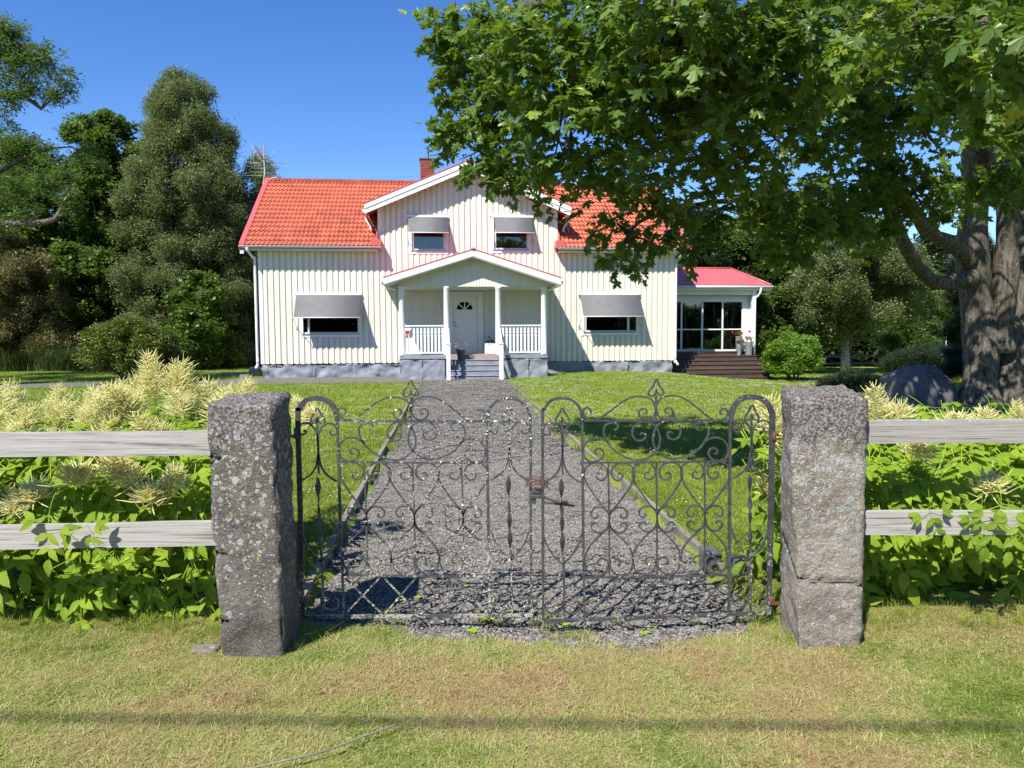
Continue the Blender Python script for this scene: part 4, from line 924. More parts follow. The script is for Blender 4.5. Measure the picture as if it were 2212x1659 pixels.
def gate(label, loc, rz, mat, hinge_left, lich):
    G = thing('iron_gate_leaf', label, 'gate', loc, rz, 'wrought iron leaves of the drive gate')
    lines = []
    def bar(name, P, w=.0075, d=.013, k=6):
        b = MB(); b.add(*ribbon(P, w*1.22, d, k, 1)); lines.append(P); return b.build(name, mat, G)
    def mir(P, c): return [(2*c-x, y) for x, y in P]
    # frame
    hl, hr = (.022, .018) if hinge_left else (.014, .024)
    arcL = [(165, 1560), (165, 900), (165, 300), (175, 250), (205, 203), (245, 183), (285, 178), (325, 183), (368, 208), (397, 250), (407, 310)]
    arcR = [(1338, 310), (1345, 240), (1372, 190), (1415, 160), (1470, 152), (1525, 162), (1570, 195), (1595, 245), (1602, 320), (1602, 900), (1602, 1530)]
    bar('stile', arcL, hl if hinge_left else .012, .016, 5); bar('stile', arcR, hr if not hinge_left else .012, .016, 5)
    bar('upright', [(407, 250), (410, 600), (415, 1100), (424, 1555)], .0125, .014, 2); bar('upright', [(1332, 250), (1334, 600), (1338, 1100), (1342, 1530)], .0145, .014, 2)
    bar('crossbar', [(395, 314), (868, 308), (1350, 298)], .0105, .012, 2); bar('crossbar', [(395, 574), (868, 568), (1350, 555)], .0105, .012, 2)
    bar('crossbar', [(415, 1293), (868, 1290), (1360, 1280)], .0125, .012, 2); bar('bottom_bar', [(160, 1568), (868, 1548), (1612, 1525)], .019, .018, 2)
    for x in (395, 1352):
        for y in (310 if x < 800 else 298, 572 if x < 800 else 555, 1290 if x < 800 else 1280): pass
    # side panels
    def side(c, dy):
        def T(P): return [(x-285+c, y+dy) for x, y in P]
        def B(n, P, **k): bar(n, T(P), **k)
        both = [('finial', [(283, 238), (265, 275), (245, 308), (246, 328), (262, 334), (279, 322), (284, 305)]),
                ('scroll', [(286, 560), (285, 430), (268, 372), (238, 340), (205, 333), (175, 348), (165, 380), (178, 402), (203, 404), (211, 388), (200, 377)]),
                ('long_curve', [(284, 520), (274, 590), (246, 645), (205, 680), (170, 697)]),
                ('long_curve', [(168, 1020), (188, 1085), (225, 1145), (265, 1190), (290, 1212)]),
                ('scroll', [(292, 1440), (280, 1490), (245, 1520), (205, 1515), (180, 1488), (183, 1455), (205, 1445), (214, 1462)])]
        for n, P in both: B(n, P); bar(n, T(mir(P, 286)))
        B('rod', [(284, 292), (284, 400), (286, 650)], w=.009, k=2); B('rod', [(290, 1140), (293, 1212), (297, 1545)], w=.012, k=2)
        for (y, a) in ((735, .5), (850, 1.9), (965, .8), (1075, .5)):     # twisted flat pieces
            x = gx((278+c-285+(y-700)*.02, 0)); zc = gzz((c, y+dy)); V = []; n = 9; Fs = []
            for i in range(n+1):
                t = i/n; s = math.sin(PI*t); wv = .0035+.0125*s; an = a+(t-.5)*1.4; zq = zc+(.5-t)*.108
                dx, dyy = math.cos(an)*wv, math.sin(an)*wv; nx_, ny_ = -math.sin(an)*.0025, math.cos(an)*.0025
                V += [(x-dx-nx_, -dyy-ny_, zq), (x+dx-nx_, dyy-ny_, zq), (x+dx+nx_, dyy+ny_, zq), (x-dx+nx_, -dyy+ny_, zq)]
            Fs = [(4*i+j, 4*i+(j+1) % 4, 4*i+4+(j+1) % 4, 4*i+4+j) for i in range(n) for j in range(4)]
            b = MB(); b.add(V, Fs); b.build('twisted_bar', mat, G)
    side(285, 0); side(1470, -35)
    # crest
    crest = [('finial', [(861, 55), (845, 95), (822, 125), (818, 145), (832, 157), (850, 152), (861, 135)]),
             ('crest_curve', [(862, 240), (852, 200), (825, 172), (770, 160), (715, 166), (650, 198), (590, 245), (530, 290), (485, 308), (440, 302), (415, 275), (413, 250), (432, 235), (457, 243), (458, 265), (443, 272)]),
             ('scroll', [(864, 235), (855, 275), (830, 300), (795, 305), (764, 285), (758, 255), (778, 236), (803, 243), (804, 263), (790, 268)])]
    for n, P in crest: bar(n, P); bar(n, [(x, y-7) for x, y in mir(P, 864)])
    bar('rod', [(864, 112), (864, 308)], .009, .012, 1)
    # band
    band = [('s_scroll', [(603, 372), (622, 360), (627, 340), (612, 326), (580, 325), (548, 345), (540, 390), (560, 440), (600, 490), (660, 530), (730, 552), (790, 552), (845, 520), (882, 475), (890, 420), (873, 362), (835, 326), (780, 316), (735, 338), (716, 382), (728, 418), (760, 434), (793, 422), (799, 398), (783, 386), (765, 394)]),
            ('scroll', [(575, 455), (545, 432), (500, 419), (455, 428), (422, 465), (415, 510), (428, 548), (465, 568), (510, 558), (538, 528), (532, 497), (505, 485), (485, 498), (488, 518), (503, 522)])]
    for n, P in band: bar(n, P); bar(n, [(x, y-10) for x, y in mir(P, 868)])
    # hearts
    for c in (569, 869, 1173):
        dx = c-569; dy = -dx*.022
        Hh = [('heart_scroll', [(576, 905), (560, 875), (520, 825), (465, 750), (430, 690), (419, 640), (436, 597), (480, 575), (530, 583), (560, 615), (560, 655), (533, 682), (503, 675), (494, 652), (509, 637), (524, 645)]),
              ('scroll', [(577, 915), (565, 875), (530, 853), (490, 855), (464, 880), (467, 910), (488, 920), (505, 908), (500, 895)]),
              ('scroll', [(578, 910), (572, 960), (552, 992), (515, 1012), (480, 998), (464, 972), (477, 951), (500, 954), (505, 970)]),
              ('heart_scroll', [(580, 945), (560, 990), (510, 1035), (455, 1095), (430, 1150), (428, 1210), (448, 1260), (490, 1282), (538, 1270), (568, 1230), (566, 1190), (540, 1172), (510, 1182), (506, 1208), (525, 1218)])]
        for n, P in Hh: bar(n, [(x+dx, y+dy) for x, y in P], .006); bar(n, [(x+dx, y+dy) for x, y in mir(P, 576)], .0075)
        bar('rod', [(c, 572+dy), (c+6, 900+dy), (c+10, 1285+dy)], .009, .011, 2)
    for P in (((435, 1312), (668, 1542)), ((440, 1535), (658, 1300)), ((682, 1308), (898, 1534)), ((680, 1538), (882, 1298)), ((905, 1303), (1110, 1525)), ((908, 1534), (1105, 1293)), ((1130, 1300), (1322, 1516)), ((1130, 1520), (1330, 1290))): bar('lattice_bar', list(P), .009, .009, 1)
    # hinge straps
    hx = 165 if hinge_left else 1600
    s = -1 if hinge_left else 1
    for y in (400, 1450):
        x = gx((hx, 0)); z = gzz((hx, y)); b = MB(); b.tube([(x+s*.012, 0, z-.03), (x+s*.012, 0, z+.03)], .013, 10); b.box(min(x+s*.012, x+s*.11), max(x+s*.012, x+s*.11), -.014, .0, z-.02, z-.006); b.build('hinge', M_ironL if hinge_left else M_rust, G)
    # lichen tufts along the bars
    L = MB(); r = random.Random(3 if hinge_left else 5)
    for P in lines:
        for i in range(len(P)-1):
            L0 = math.dist(P[i], P[i+1]); 
            for q in range(int(L0/7)):
                t = r.random(); x = P[i][0]*(1-t)+P[i+1][0]*t; y = P[i][1]*(1-t)+P[i+1][1]*t
                if hinge_left: dens = .75 if (x > 1150 and y < 420) else (.30 if x > 1000 or y > 1480 else .05)
                else: dens = .05 if y < 400 else .012
                if mnoise.noise(Vector((x*.02, y*.02, 5 if hinge_left else 1))) < -.05: dens *= .15
                if r.random() > dens*lich: continue
                p = Vector((gx((x, y)), -.007+r.uniform(-.004, .004), gzz((x, y))+.003)); s_ = r.uniform(.003, .0085)
                V = [p+Vector((r.uniform(-1, 1), r.uniform(-1, .6), r.uniform(-1, 1)))*s_ for _ in range(6)]; L.add(V, [(0, 1, 2), (2, 3, 4), (4, 5, 0), (1, 3, 5), (0, 2, 4), (1, 2, 5)])
    o = L.build('lichen', M_lich, G); o['kind'] = 'stuff'
    return G
gate('lichen-crusted wrought iron gate leaf on the left, hung on the dark grey post', (-1.185, 4.07, .0), 0, M_ironL, True, 1)
gate('cleaner dark grey wrought iron gate leaf on the right, hung on the pinkish post', (.165, 3.985, .0), math.atan(.105/1.29), M_ironR, False, 1)
# latch and rusty wire
LT = thing('gate_latch', 'rusty wire binding and iron latch joining the two gate leaves', 'latch', (.10, 4.02, 0))
b = MB()
for k in range(9):
    z = .758+.005*k+random.uniform(-.003, .003); b.tube(smooth_path([(-.02, .04, z), (-.022, .01, z+.004), (.03, -.022, z-.004), (.085, -.035, z+random.uniform(-.004, .004)), (.095, -.02, z), (.07, .02, z), (.0, .05, z), (-.02, .04, z)], 3), .0016, 4)
for k in range(5): b.tube([(.02+.01*k, -.02, .78), (.05+random.uniform(-.02, .04), -.03, .83+random.uniform(0, .03))], .0013, 3)
b.build('wire', M_rust, LT)
b = MB(); b.box(.0, .075, -.01, .03, .690, .712, bev=.003); b.box(.01, .06, -.012, .028, .718, .742, bev=.003); b.tube([(.06, -.03, .705), (.16, -.045, .685), (.20, -.045, .675)], .009, 6); b.tube([(.075, -.03, .675), (.24, -.01, .650)], .007, 6); b.box(-.01, .03, -.004, .003, .66, .735); b.build('latch_plate', M_ironL, LT)

M_aruncus = leaf_mat('goatsbeard_leaves', (.12, .22, .018), (.27, .40, .035), (.46, .62, .03), (.36, .47, .04), tr=.34, rough=.42, vein=True)
# ------------------------------------------------------------------ grass, gravel stones, clover
def clump(name, n, rad, h, hv, w, mat, lean=.5, seed=0, curl=.4):
    r = random.Random(seed); V = []; Fs = []; A_ = []
    for k in range(n):
        a = r.uniform(0, 2*PI); d = rad*math.sqrt(r.random()); x, y = d*math.cos(a), d*math.sin(a); hh = h*(1+r.uniform(-hv, hv)); t = r.uniform(0, 2*PI)
        lx, ly = math.cos(t), math.sin(t); L = r.uniform(0, lean)*hh; ww = w*r.uniform(.7, 1.3)/2; s = Vector((-ly*ww, lx*ww, 0)); c = Vector((x, y, -.004)); i = len(V)
        m1 = c+Vector((lx*L*.35, ly*L*.35, hh*.55)); tp = c+Vector((lx*L*(1+curl), ly*L*(1+curl), hh*(1-.35*lean*r.random())))
        V += [c-s, c+s, m1+s*.8, m1-s*.8, tp]; Fs += [(i, i+1, i+2, i+3), (i+3, i+2, i+4)]; A_ += [r.random()]*5
    return src(name, np_mesh(name, V, Fs, mat, attr=A_))
turfN = [clump('verge_turf', 300, .10, .021, .5, .0030, M_bladeN, 1.5, s, .9) for s in range(4)]
turfF = [clump('lawn_turf', 150, .13, .035, .4, .0048, M_bladeF, 1.2, 10+s) for s in range(4)]
turfD = [clump('lawn_turf_far', 110, .30, .036, .5, .012, M_bladeF, 1.0, 20+s) for s in range(3)]
turfT = [clump('long_grass', 26, .05, .11, .5, .0032, M_bladeF, .9, 30+s, .7) for s in range(3)]
def free(x, y): return ~(in_path(x, y, .10) | in_house(x, y))
def scat_area(name, n, x0, x1, y0, y1, keep, key, objs, mat, sc=(.8, 1.25), dz=.0, seed=0, zf=None):
    r = np.random.default_rng(seed); x = r.uniform(x0, x1, n); y = r.uniform(y0, y1, n); k = keep(x, y, r); x = x[k]; y = y[k]
    z = (gz(x, y)+.03*sstep(3.6, 4.6, y)+dz) if zf is None else zf(x, y); m_ = len(x)
    rot = np.stack([r.normal(0, .06, m_), r.normal(0, .06, m_), r.uniform(0, 2*PI, m_)], -1)
    o = scatter(name, np.stack([x, y, z], -1), rot, r.uniform(*sc, m_), key, objs, mat, seed=seed); tag(o, kind='stuff'); return o
def gravel_near(x, y):      # bare ground in front of the gate
    return np.exp(-((y-3.90+.06*np.sin(x*4))/.17)**2)*((x > -.75) & (x < 1.35))
def vg(x, y, r):
    k = free(x, y) & ~((np.abs(x) > 1.62) & (y > 4.3+.08*np.sin(x*5))) & ~((y > 4.0) & (x > -1.2) & (x < 1.45))
    nz = np.sin(x*3.1+np.sin(y*5))*.5+np.sin(y*6.3+x*2)*.3
    return k & (r.random(len(x)) > gravel_near(x, y)*(1.0+.35*nz)*1.02)
scat_area('verge_grass', 12000, -4.4, 4.4, 1.55, 4.75, vg, 'verge_turf_sources', turfN, M_bladeN, (.75, 1.3), seed=1)
scat_area('lawn_grass', 15000, -6, 6.2, 4.4, 12, lambda x, y, r: free(x, y) & (r.random(len(x)) < 1.25-y/14) & (np.abs(x) < 1.2+y*.72), 'lawn_turf_sources', turfF, M_bladeF, (.8, 1.3), seed=2)
scat_area('far_lawn_grass', 17000, -22, 20, 10, 33, lambda x, y, r: free(x, y) & (np.abs(x) < 2+y*.72), 'lawn_turf_far_sources', turfD, M_bladeF, (.7, 1.2), seed=3)
def edge(x, y, r):
    a = xl(y); d = np.minimum(np.abs(x-a), np.abs(x-a-PW)); u, v = uv_of(x, y)
    e1 = (d < .13) & (y > 4.2) & (y < 20) & (r.random(len(x)) < .05)
    e2 = (((x+1.3)**2+(y-3.85)**2 < .40**2) | ((x-1.64)**2+(y-3.95)**2 < .40**2)) & (y > 3.72) & (r.random(len(x)) < .4)
    e3 = (np.abs(y-4.05) < .16) & (x > -1.2) & (x < 1.5) & (y > 4.09) & (r.random(len(x)) < .16)
    e4 = (np.abs(x) > 1.8) & (np.abs(y-4.02) < .12) & (r.random(len(x)) < .8)
    return (e1 | e2 | e3 | e4)
scat_area('long_grass', 26000, -4.5, 4.5, 3.3, 14, edge, 'long_grass_sources', turfT, M_bladeF, (.45, 1.0), seed=4, dz=-.01)
def rosette(seed):
    r = random.Random(seed); V = []; Fs = []; A_ = []
    for k in range(7):
        a = k*.9+r.uniform(-.2, .2); L = r.uniform(.03, .05); d = Vector((math.cos(a), math.sin(a), .35)); sd = Vector((-d.y, d.x, 0))*L*.28; i = len(V)
        V += [d*.002, d*L*.5+sd, d*L+Vector((0, 0, -.01)), d*L*.5-sd]; Fs.append((i, i+1, i+2, i+3)); A_ += [r.random()]*4
    return src('weed_rosette', np_mesh('weed_rosette', V, Fs, M_aruncus, attr=A_))
def weedy(x, y, r): return (np.sin(x*2.3+y)*np.sin(y*3.1-x) > .15) | ((np.abs(y-4.3) < .35) & (np.abs(x) < 1.2) & (r.random(len(x)) < .5))
scat_area('weeds', 260, -3.6, 3.6, 1.8, 4.7, weedy, 'weed_sources', [rosette(k) for k in range(3)], M_aruncus, (.5, 1.1), seed=12, dz=.008)
# gravel stones
def stones(name, n, rad, s0, s1, seed, sub=1):
    r = random.Random(seed); V = []; Fs = []; A_ = []
    ico_v = []; t = (1+5**.5)/2
    for a, c in ((1, t), (-1, t), (1, -t), (-1, -t)): ico_v += [(0, a, c), (a, c, 0), (c, 0, a)]
    import itertools
    ico_v = [Vector(v).normalized() for v in ico_v]
    ico_f = [f for f in itertools.combinations(range(12), 3) if all((ico_v[f[i]]-ico_v[f[(i+1) % 3]]).length < 1.2 for i in range(3))]
    for k in range(n):
        a = r.uniform(0, 2*PI); d = rad*math.sqrt(r.random()); s = r.uniform(s0, s1); c = Vector((d*math.cos(a), d*math.sin(a), r.uniform(-.003, .006))); i = len(V)
        sx, sy, sz = r.uniform(.7, 1.3), r.uniform(.7, 1.3), r.uniform(.45, .8); rz_ = Matrix.Rotation(r.uniform(0, 6.3), 3, 'Z')
        V += [c+rz_ @ Vector((v.x*sx*s*r.uniform(.8, 1.2), v.y*sy*s*r.uniform(.8, 1.2), v.z*sz*s*r.uniform(.8, 1.2))) for v in ico_v]; Fs += [tuple(q+i for q in f) for f in ico_f]; A_ += [r.random()]*12
    return src(name, np_mesh(name, V, Fs, M_stone, attr=A_))
st1 = [stones('stone_patch', 380, .15, .0042, .0090, s) for s in range(4)]
st2 = [stones('stone_patch_far', 200, .30, .008, .013, 9+s) for s in range(3)]
def onpath(x, y, r):
    a = xl(y); return (x > a+.07) & (x < a+PW-.07)
pz_ = lambda x, y: gz(x, y)+pathz(x, y)+.002
scat_area('gravel_stones', 3600, -2.4, 1.6, 3.95, 10, onpath, 'stone_patch_sources', st1, M_stone, (.8, 1.2), seed=5, zf=pz_)
scat_area('gravel_stones_far', 2600, -3.4, 1.2, 9.6, 24, lambda x, y, r: (x > xl(y)+.15) & (x < xl(y)+PW-.15), 'stone_patch_far_sources', st2, M_stone, (.8, 1.2), seed=6, zf=pz_)
single = [stones('pebble', 6, .06, .006, .013, 40+s) for s in range(3)]
def spill(x, y, r): return r.random(len(x)) < gravel_near(x, y)*.9+.012
scat_area('spilled_gravel', 7000, -1.3, 1.5, 3.0, 4.1, spill, 'pebble_sources', single, M_stone, (.7, 1.3), seed=7, zf=lambda x, y: gz(x, y)+.006)
# clover flowers
def clover_src():
    V = []; Fs = []; r = random.Random(2)
    for k in range(5):
        c = Vector((r.uniform(-.12, .12), r.uniform(-.12, .12), r.uniform(.035, .055))); s = .0095; i = len(V)
        V += [c+Vector(q)*s for q in ((1, 0, 0), (0, 1, 0), (-1, 0, 0), (0, -1, 0), (0, 0, 1), (0, 0, -1))]; Fs += [tuple(q+i for q in f) for f in ((0, 1, 4), (1, 2, 4), (2, 3, 4), (3, 0, 4), (1, 0, 5), (2, 1, 5), (3, 2, 5), (0, 3, 5))]
    return src('clover_heads', np_mesh('clover_heads', V, Fs, simple('clover_white', (.50, .49, .36), None, 5, .9)))
scat_area('clover_flowers', 6500, -12, 14, 6, 30, lambda x, y, r: free(x, y) & (r.random(len(x)) < .35+.65*((x > -1.5) & (y > 12))) & ((np.sin(x*1.7)+np.sin(y*1.3+x)) > -.7), 'clover_sources', [clover_src()], M_stone, (.8, 1.3), seed=8)

# the overhead service cable whose soft shadow crosses the verge
OC = MB(); OC.tube([(x, -2.52-.012*x, 7.2+.0035*x*x) for x in range(-24, 25, 2)], .017, 8)
tag(OC.build('overhead_cable', M_blackm), 'black overhead cable above the verge, throwing a soft shadow stripe across the foreground grass', 'cable')
# small things on the verge
SK = MB(); SK.tube(smooth_path([(-.98, 2.60, .03), (-.85, 2.63, .045), (-.72, 2.70, .04), (-.58, 2.80, .045), (-.47, 2.90, .035)], 5), [.0025]*5+[.004]*10+[.0035]*6, 6)
tag(SK.build('stick', M_edging, None, loc=(0, 0, -.018)), 'thin fallen twig lying on the dry grass in the foreground', 'twig')
for (x, y, s, lb) in ((1.04, 2.92, .018, 'small dark stone on the grass in front of the right gate leaf'), (-1.58, 3.70, .05, 'flat pale stone beside the foot of the left granite post')):
    o = rough_block('stone', -s*1.4, s*1.4, -s, s, -.01, s*.55, M_gran2 if s > .03 else M_bould, None, .006, 3, s/3); o.location = (x, y, float(gz(x, y))+.004); tag(o, lb, 'stone')
for i, (x, y, s) in enumerate(((1.36, 5.02, .11), (1.50, 4.82, .10))):
    o = rough_block('kerb_stone', -s*.6, s*.6, -s, s, -.05, s*1.1, M_bould, None, .02, i+5, .03); o.location = (x, y, 0); tag(o, ['larger rough kerb stone at the near end of the right path edging', 'smaller rough kerb stone nearest the right gate leaf hinge'][i], 'kerb stone')

# ------------------------------------------------------------------ leaves and crowns
M_maple = leaf_mat('maple_leaves', (.036, .078, .020), (.128, .212, .040), (.27, .41, .03), (.38, .42, .04), tr=.33, rough=.33)
M_birchl = leaf_mat('birch_leaves', (.085, .115, .045), (.21, .25, .105), (.24, .32, .09), tr=.3)
M_limel = leaf_mat('lime_leaves', (.035, .07, .014), (.115, .185, .032), (.2, .32, .04), tr=.28, hue_scale=.35)
M_shadedl = leaf_mat('dark_shaded_leaves', (.014, .030, .010), (.042, .075, .018), (.07, .12, .02), tr=.25)  # leaf colour lowered so the understory's deep shade sits in the colour
M_brownl = leaf_mat('olive_leaves', (.09, .085, .03), (.22, .20, .075), (.14, .16, .04), tr=.25)
M_ashl = leaf_mat('ash_leaves', (.04, .08, .018), (.10, .165, .038), (.2, .32, .06), tr=.32)
M_rhodo = leaf_mat('rhododendron_leaves', (.05, .08, .015), (.19, .24, .045), (.12, .2, .02), tr=.2, rough=.3)
M_bright = leaf_mat('bright_shrub_leaves', (.07, .15, .02), (.18, .30, .04), (.3, .5, .05), tr=.35)
M_yew = leaf_mat('yew_needles', (.012, .028, .010), (.03, .055, .015), (.04, .07, .02), tr=.1)
def spray(name, n, rad, L, w, mat, seed, droop=.3, squash=.55, up=.6):
    r = random.Random(seed); V = []; Fs = []; A_ = []
    for k in range(n):
        d = Vector((r.gauss(0, 1), r.gauss(0, 1), r.gauss(0, 1))).normalized()*rad*r.random()**.5; d.z *= squash; d.z -= droop*r.random()*rad
        nn = Vector((r.gauss(0, .6), r.gauss(0, .6), up+r.random())).normalized(); t = Vector((r.uniform(-1, 1), r.uniform(-1, 1), -droop*r.random()*2)).normalized(); t = (t-nn*t.dot(nn)).normalized(); s = nn.cross(t)
        l = L*r.uniform(.7, 1.3); i = len(V); ww = w*r.uniform(.8, 1.2)/2
        V += [d, d+t*l*.5+s*ww+nn*.1*l*0, d+t*l, d+t*l*.5-s*ww]; Fs.append((i, i+1, i+2, i+3)); A_ += [r.random()]*4
    return src(name, np_mesh(name, V, Fs, mat, attr=A_))
SP = {}
def sprays(kind):
    if kind in SP: return SP[kind]
    K = dict(lime=(M_limel, 32, .34, .17, .12, .3, .5), birch=(M_birchl, 46, .30, .085, .055, 1.5, .8), dark=(M_shadedl, 34, .5, .16, .10, .3, .7), olive=(M_brownl, 44, .32, .12, .035, 1.1, .7),
             ash=(M_ashl, 38, .32, .14, .042, .35, .45), rhodo=(M_rhodo, 26, .20, .095, .032, .0, .8), bright=(M_bright, 30, .20, .08, .05, .2, .8), yew=(M_yew, 50, .14, .05, .012, -.3, 1.0))
    m_, n, rad, L, w, dr, sq = K[kind]
    SP[kind] = [spray(kind+'_spray', n, rad, L, w, m_, 50+i, dr, sq) for i in range(4)]; SP[kind+'_m'] = m_
    return SP[kind]
def crown(parent, blobs, kind, dens, seed, sc=(.7, 1.3), shell=.45, name='crown'):
    """blobs (x, y, z, r) local to parent"""
    S_ = sprays(kind); r = np.random.default_rng(seed); P = []
    for (x, y, z, rad) in blobs:
        n = max(3, int(dens*rad*rad)); d = r.normal(size=(n, 3)); d /= np.linalg.norm(d, axis=1)[:, None]; q = rad*(shell+(1-shell)*r.random(n))[:, None]; d = d*q; d[:, 2] *= .8
        P.append(d+np.array([x, y, z]))
    P = np.concatenate(P); n = len(P); rot = np.stack([r.normal(0, .3, n), r.normal(0, .3, n), r.uniform(0, 2*PI, n)], -1)
    o = scatter(name, P, rot, r.uniform(*sc, n), kind+'_spray_sources', S_, SP[kind+'_m'], parent, seed); o['kind'] = 'stuff'; return o
def tree(name, label, x, y, h, w, kind, prof, nb, br, dens, seed, trunk=.18, bark=None, group=None, base=.12, cat='tree', trunks=1, z0=None):
    r = random.Random(seed); z0 = float(gz(x, y)) if z0 is None else z0
    T = thing(name, label, cat, (x, y, z0), 0, group); blobs = []
    for k in range(nb):
        t = base+(1-base)*(k+.5)/nb; a = r.uniform(0, 2*PI) if k % 3 else r.uniform(PI, 2*PI); R0_ = prof(t)*w; q = R0_*(r.uniform(.45, 1.1)); rb_ = br*r.uniform(.6, 1.25)*(.55+.45*prof(t))
        blobs.append((q*math.cos(a), q*math.sin(a), h*t-rb_*.4, rb_))
    for k in range(6): t = base+(1-base)*k/6; blobs.append((0, 0, h*t*.92, prof(t)*w*.5+.1))
    b = MB()
    for q in range(trunks):
        ox = (q-(trunks-1)/2)*trunk*3; P = [(ox, 0, -.1)]+[(ox*(1-i*.1)+.04*h*.2*math.sin(i*1.7+seed), .05*math.cos(i*2.1), h*.85*i/6) for i in range(1, 7)]
        b.tube(P, [trunk*1.25]+[trunk*(1-.14*i) for i in range(1, 7)], 9, wob=.3, seed=seed)
    b.build('trunk', bark or M_barkd, T)
    b = MB()
    for bl in r.sample(blobs[:nb], min(nb, 14)): z_ = max(bl[2]*.6, h*.12); b.tube(smooth_path([(0, 0, z_*.9), (bl[0]*.45, bl[1]*.45, z_+(bl[2]-z_)*.4), bl[:3]], 3), [trunk*.4, trunk*.36, trunk*.3, trunk*.25, trunk*.18, trunk*.12, trunk*.05], 5)
    b.build('limbs', bark or M_barkd, T)['kind'] = 'stuff'
    crown(T, blobs, kind, dens, seed); return T
egg = lambda t: math.sin(PI*min(1, max(0, t))**.75)**.6 if 0 < t < 1 else .05
cone = lambda t: max(.06, (1-t)**.75*min(1, .5+2.5*t))
birp = lambda t: float(np.interp(t, [0, .2, .5, .68, .78, .88, .95, 1], [.9, 1, .95, .80, .70, .50, .34, .14]))*(1+.10*math.sin(t*23))
tall = lambda t: max(.08, min(1, .75+t)*(1-t**2.4)**.8)
colm = lambda t: max(.08, (.72+.28*min(1, 3*(1-t)))*(1-t**3.2)**.75)
LG = 'trees on the left of the house'; RG = 'trees behind the sunroom and lawn'
tree('lime_tree', 'broad mid-green lime tree with a twin trunk between the olive tree and the birch', -20.6, 38, 12.8, 4.6, 'lime', egg, 120, .75, 85, 1, .2, group=LG, base=.2, trunks=2)
tree('lime_tree', 'darker leafy tree at the left edge behind the ash branches', -26.5, 40, 11.9, 4.8, 'lime', egg, 100, .8, 80, 2, .25, group=LG, base=.1)
tree('olive_tree_like_willow'.replace('olive_tree_like_', ''), 'low brownish-green willow at the left edge below the ash limb', -23.4, 33.5, 6.9, 3.6, 'olive', egg, 95, .6, 130, 3, .14, group=LG, base=.05)
tree('birch_tree', 'tall weeping birch with grey-green foliage left of the house', -15.5, 36, 14.1, 3.0, 'birch', birp, 220, .62, 150, 4, .2, M_birchb, LG, .06)
tree('birch_tree', 'shorter birch shoulder right beside the antenna end of the roof', -12.6, 37.5, 10.6, 2.4, 'birch', birp, 110, .52, 150, 5, .14, M_birchb, LG, .06)
tree('lime_tree', 'narrow dark tree rising between the lime and the tall birch', -18.2, 39.5, 11.2, 2.8, 'lime', tall, 80, .65, 90, 6, .16, group=LG, base=.08)
tree('dogwood_shrub', 'light green bushy shrub under the tall birch left of the house', -13.7, 32.5, 4.4, 1.7, 'lime', egg, 50, .45, 110, 7, .06, group=LG, base=.02, cat='shrub')
def shrub(name, label, x, y, r_, h, kind, dens, seed, nb=40, br=.3, group=None, sc=(.7, 1.2)):
    T = thing(name, label, 'shrub', (x, y, float(gz(x, y))), 0, group); r = random.Random(seed); bl = []
    for k in range(nb):
        a = r.uniform(0, 2*PI); e = math.asin(r.uniform(-.35, 1)); rr = r.uniform(.80, .98)
        bl.append((rr*(r_-br*.6)*math.cos(a)*math.cos(e), rr*(r_-br*.6)*math.sin(a)*math.cos(e), h*.45+rr*(h*.55-br*.5)*math.sin(e), br*r.uniform(.7, 1.2)))
    bl.append((0, 0, h*.45, r_*.62)); crown(T, bl, kind, dens, seed, sc, name='foliage')
    b = MB()
    for k in range(7): a = k*.9; b.tube([(.1*math.cos(a), .1*math.sin(a), -.05), (.3*r_*math.cos(a), .3*r_*math.sin(a), h*.3), (.6*r_*math.cos(a), .6*r_*math.sin(a), h*.7)], [.03, .025, .01], 5)
    b.build('stems', M_barkd, T)['kind'] = 'stuff'; return T
shrub('rhododendron', 'round dark glossy rhododendron on the left lawn', -11.75, 22.7, 1.36, 2.1, 'rhodo', 460, 11, 80, .30)
shrub('garden_shrub', 'bright green rounded shrub right of the deck stairs', 10.35, 27.2, 1.02, 1.85, 'bright', 420, 12, 44, .28)
shrub('garden_shrub', 'dark leafy bush between the sunroom and the bright green shrub', 11.0, 31.5, 1.6, 4.2, 'lime', 120, 13, 36, .5)
shrub('clipped_hedge', 'low dark clipped mound of yew behind the boulder', 13.1, 23.0, 1.5, 1.30, 'yew', 900, 14, 50, .3)
shrub('clipped_hedge', 'very low dark green ground hugging yew left of the boulder', 8.6, 18.6, .85, .42, 'yew', 1100, 15, 30, .2)
for i, (x, y, r_, h) in enumerate(((12.9, 20.8, .62, 4.6), (15.2, 20.6, .8, 4.9), (16.6, 19.5, 1.2, 4.6))):
    shrub('thuja', ['narrow dark columnar thuja just left of the maple trunk', 'dark thuja seen right of the maple trunk', 'wide dark thuja at the right edge of the picture'][i], x, y, r_, h, 'yew', 900, 16+i, 70, .34, 'dark thujas behind the maple')
tree('birch_tree', 'small spreading birch with a pale trunk on the right lawn', 14.1, 31.2, 6.9, 3.0, 'birch', lambda t: math.sin(PI*min(1, max(0, t-.2)/.8)**.8)**.5 if .2 < t < 1 else .25, 95, .45, 150, 21, .19, M_birchb, RG, .42)
tree('lime_tree', 'tall light green tree behind the birch on the right', 14.6, 42, 9.8, 3.8, 'lime', egg, 90, .7, 90, 22, .2, group=RG, base=.3)
tree('spruce_tree', 'dark tree right behind the crimson sunroom roof', 10.6, 41, 8.4, 3.2, 'dark', tall, 44, .9, 85, 23, .2, group=RG, base=.05)
tree('willow', 'olive-green tree between the sunroom roof and the birch', 17.6, 44, 8.2, 3.0, 'birch', egg, 80, .65, 120, 24, .2, group=RG, base=.35)
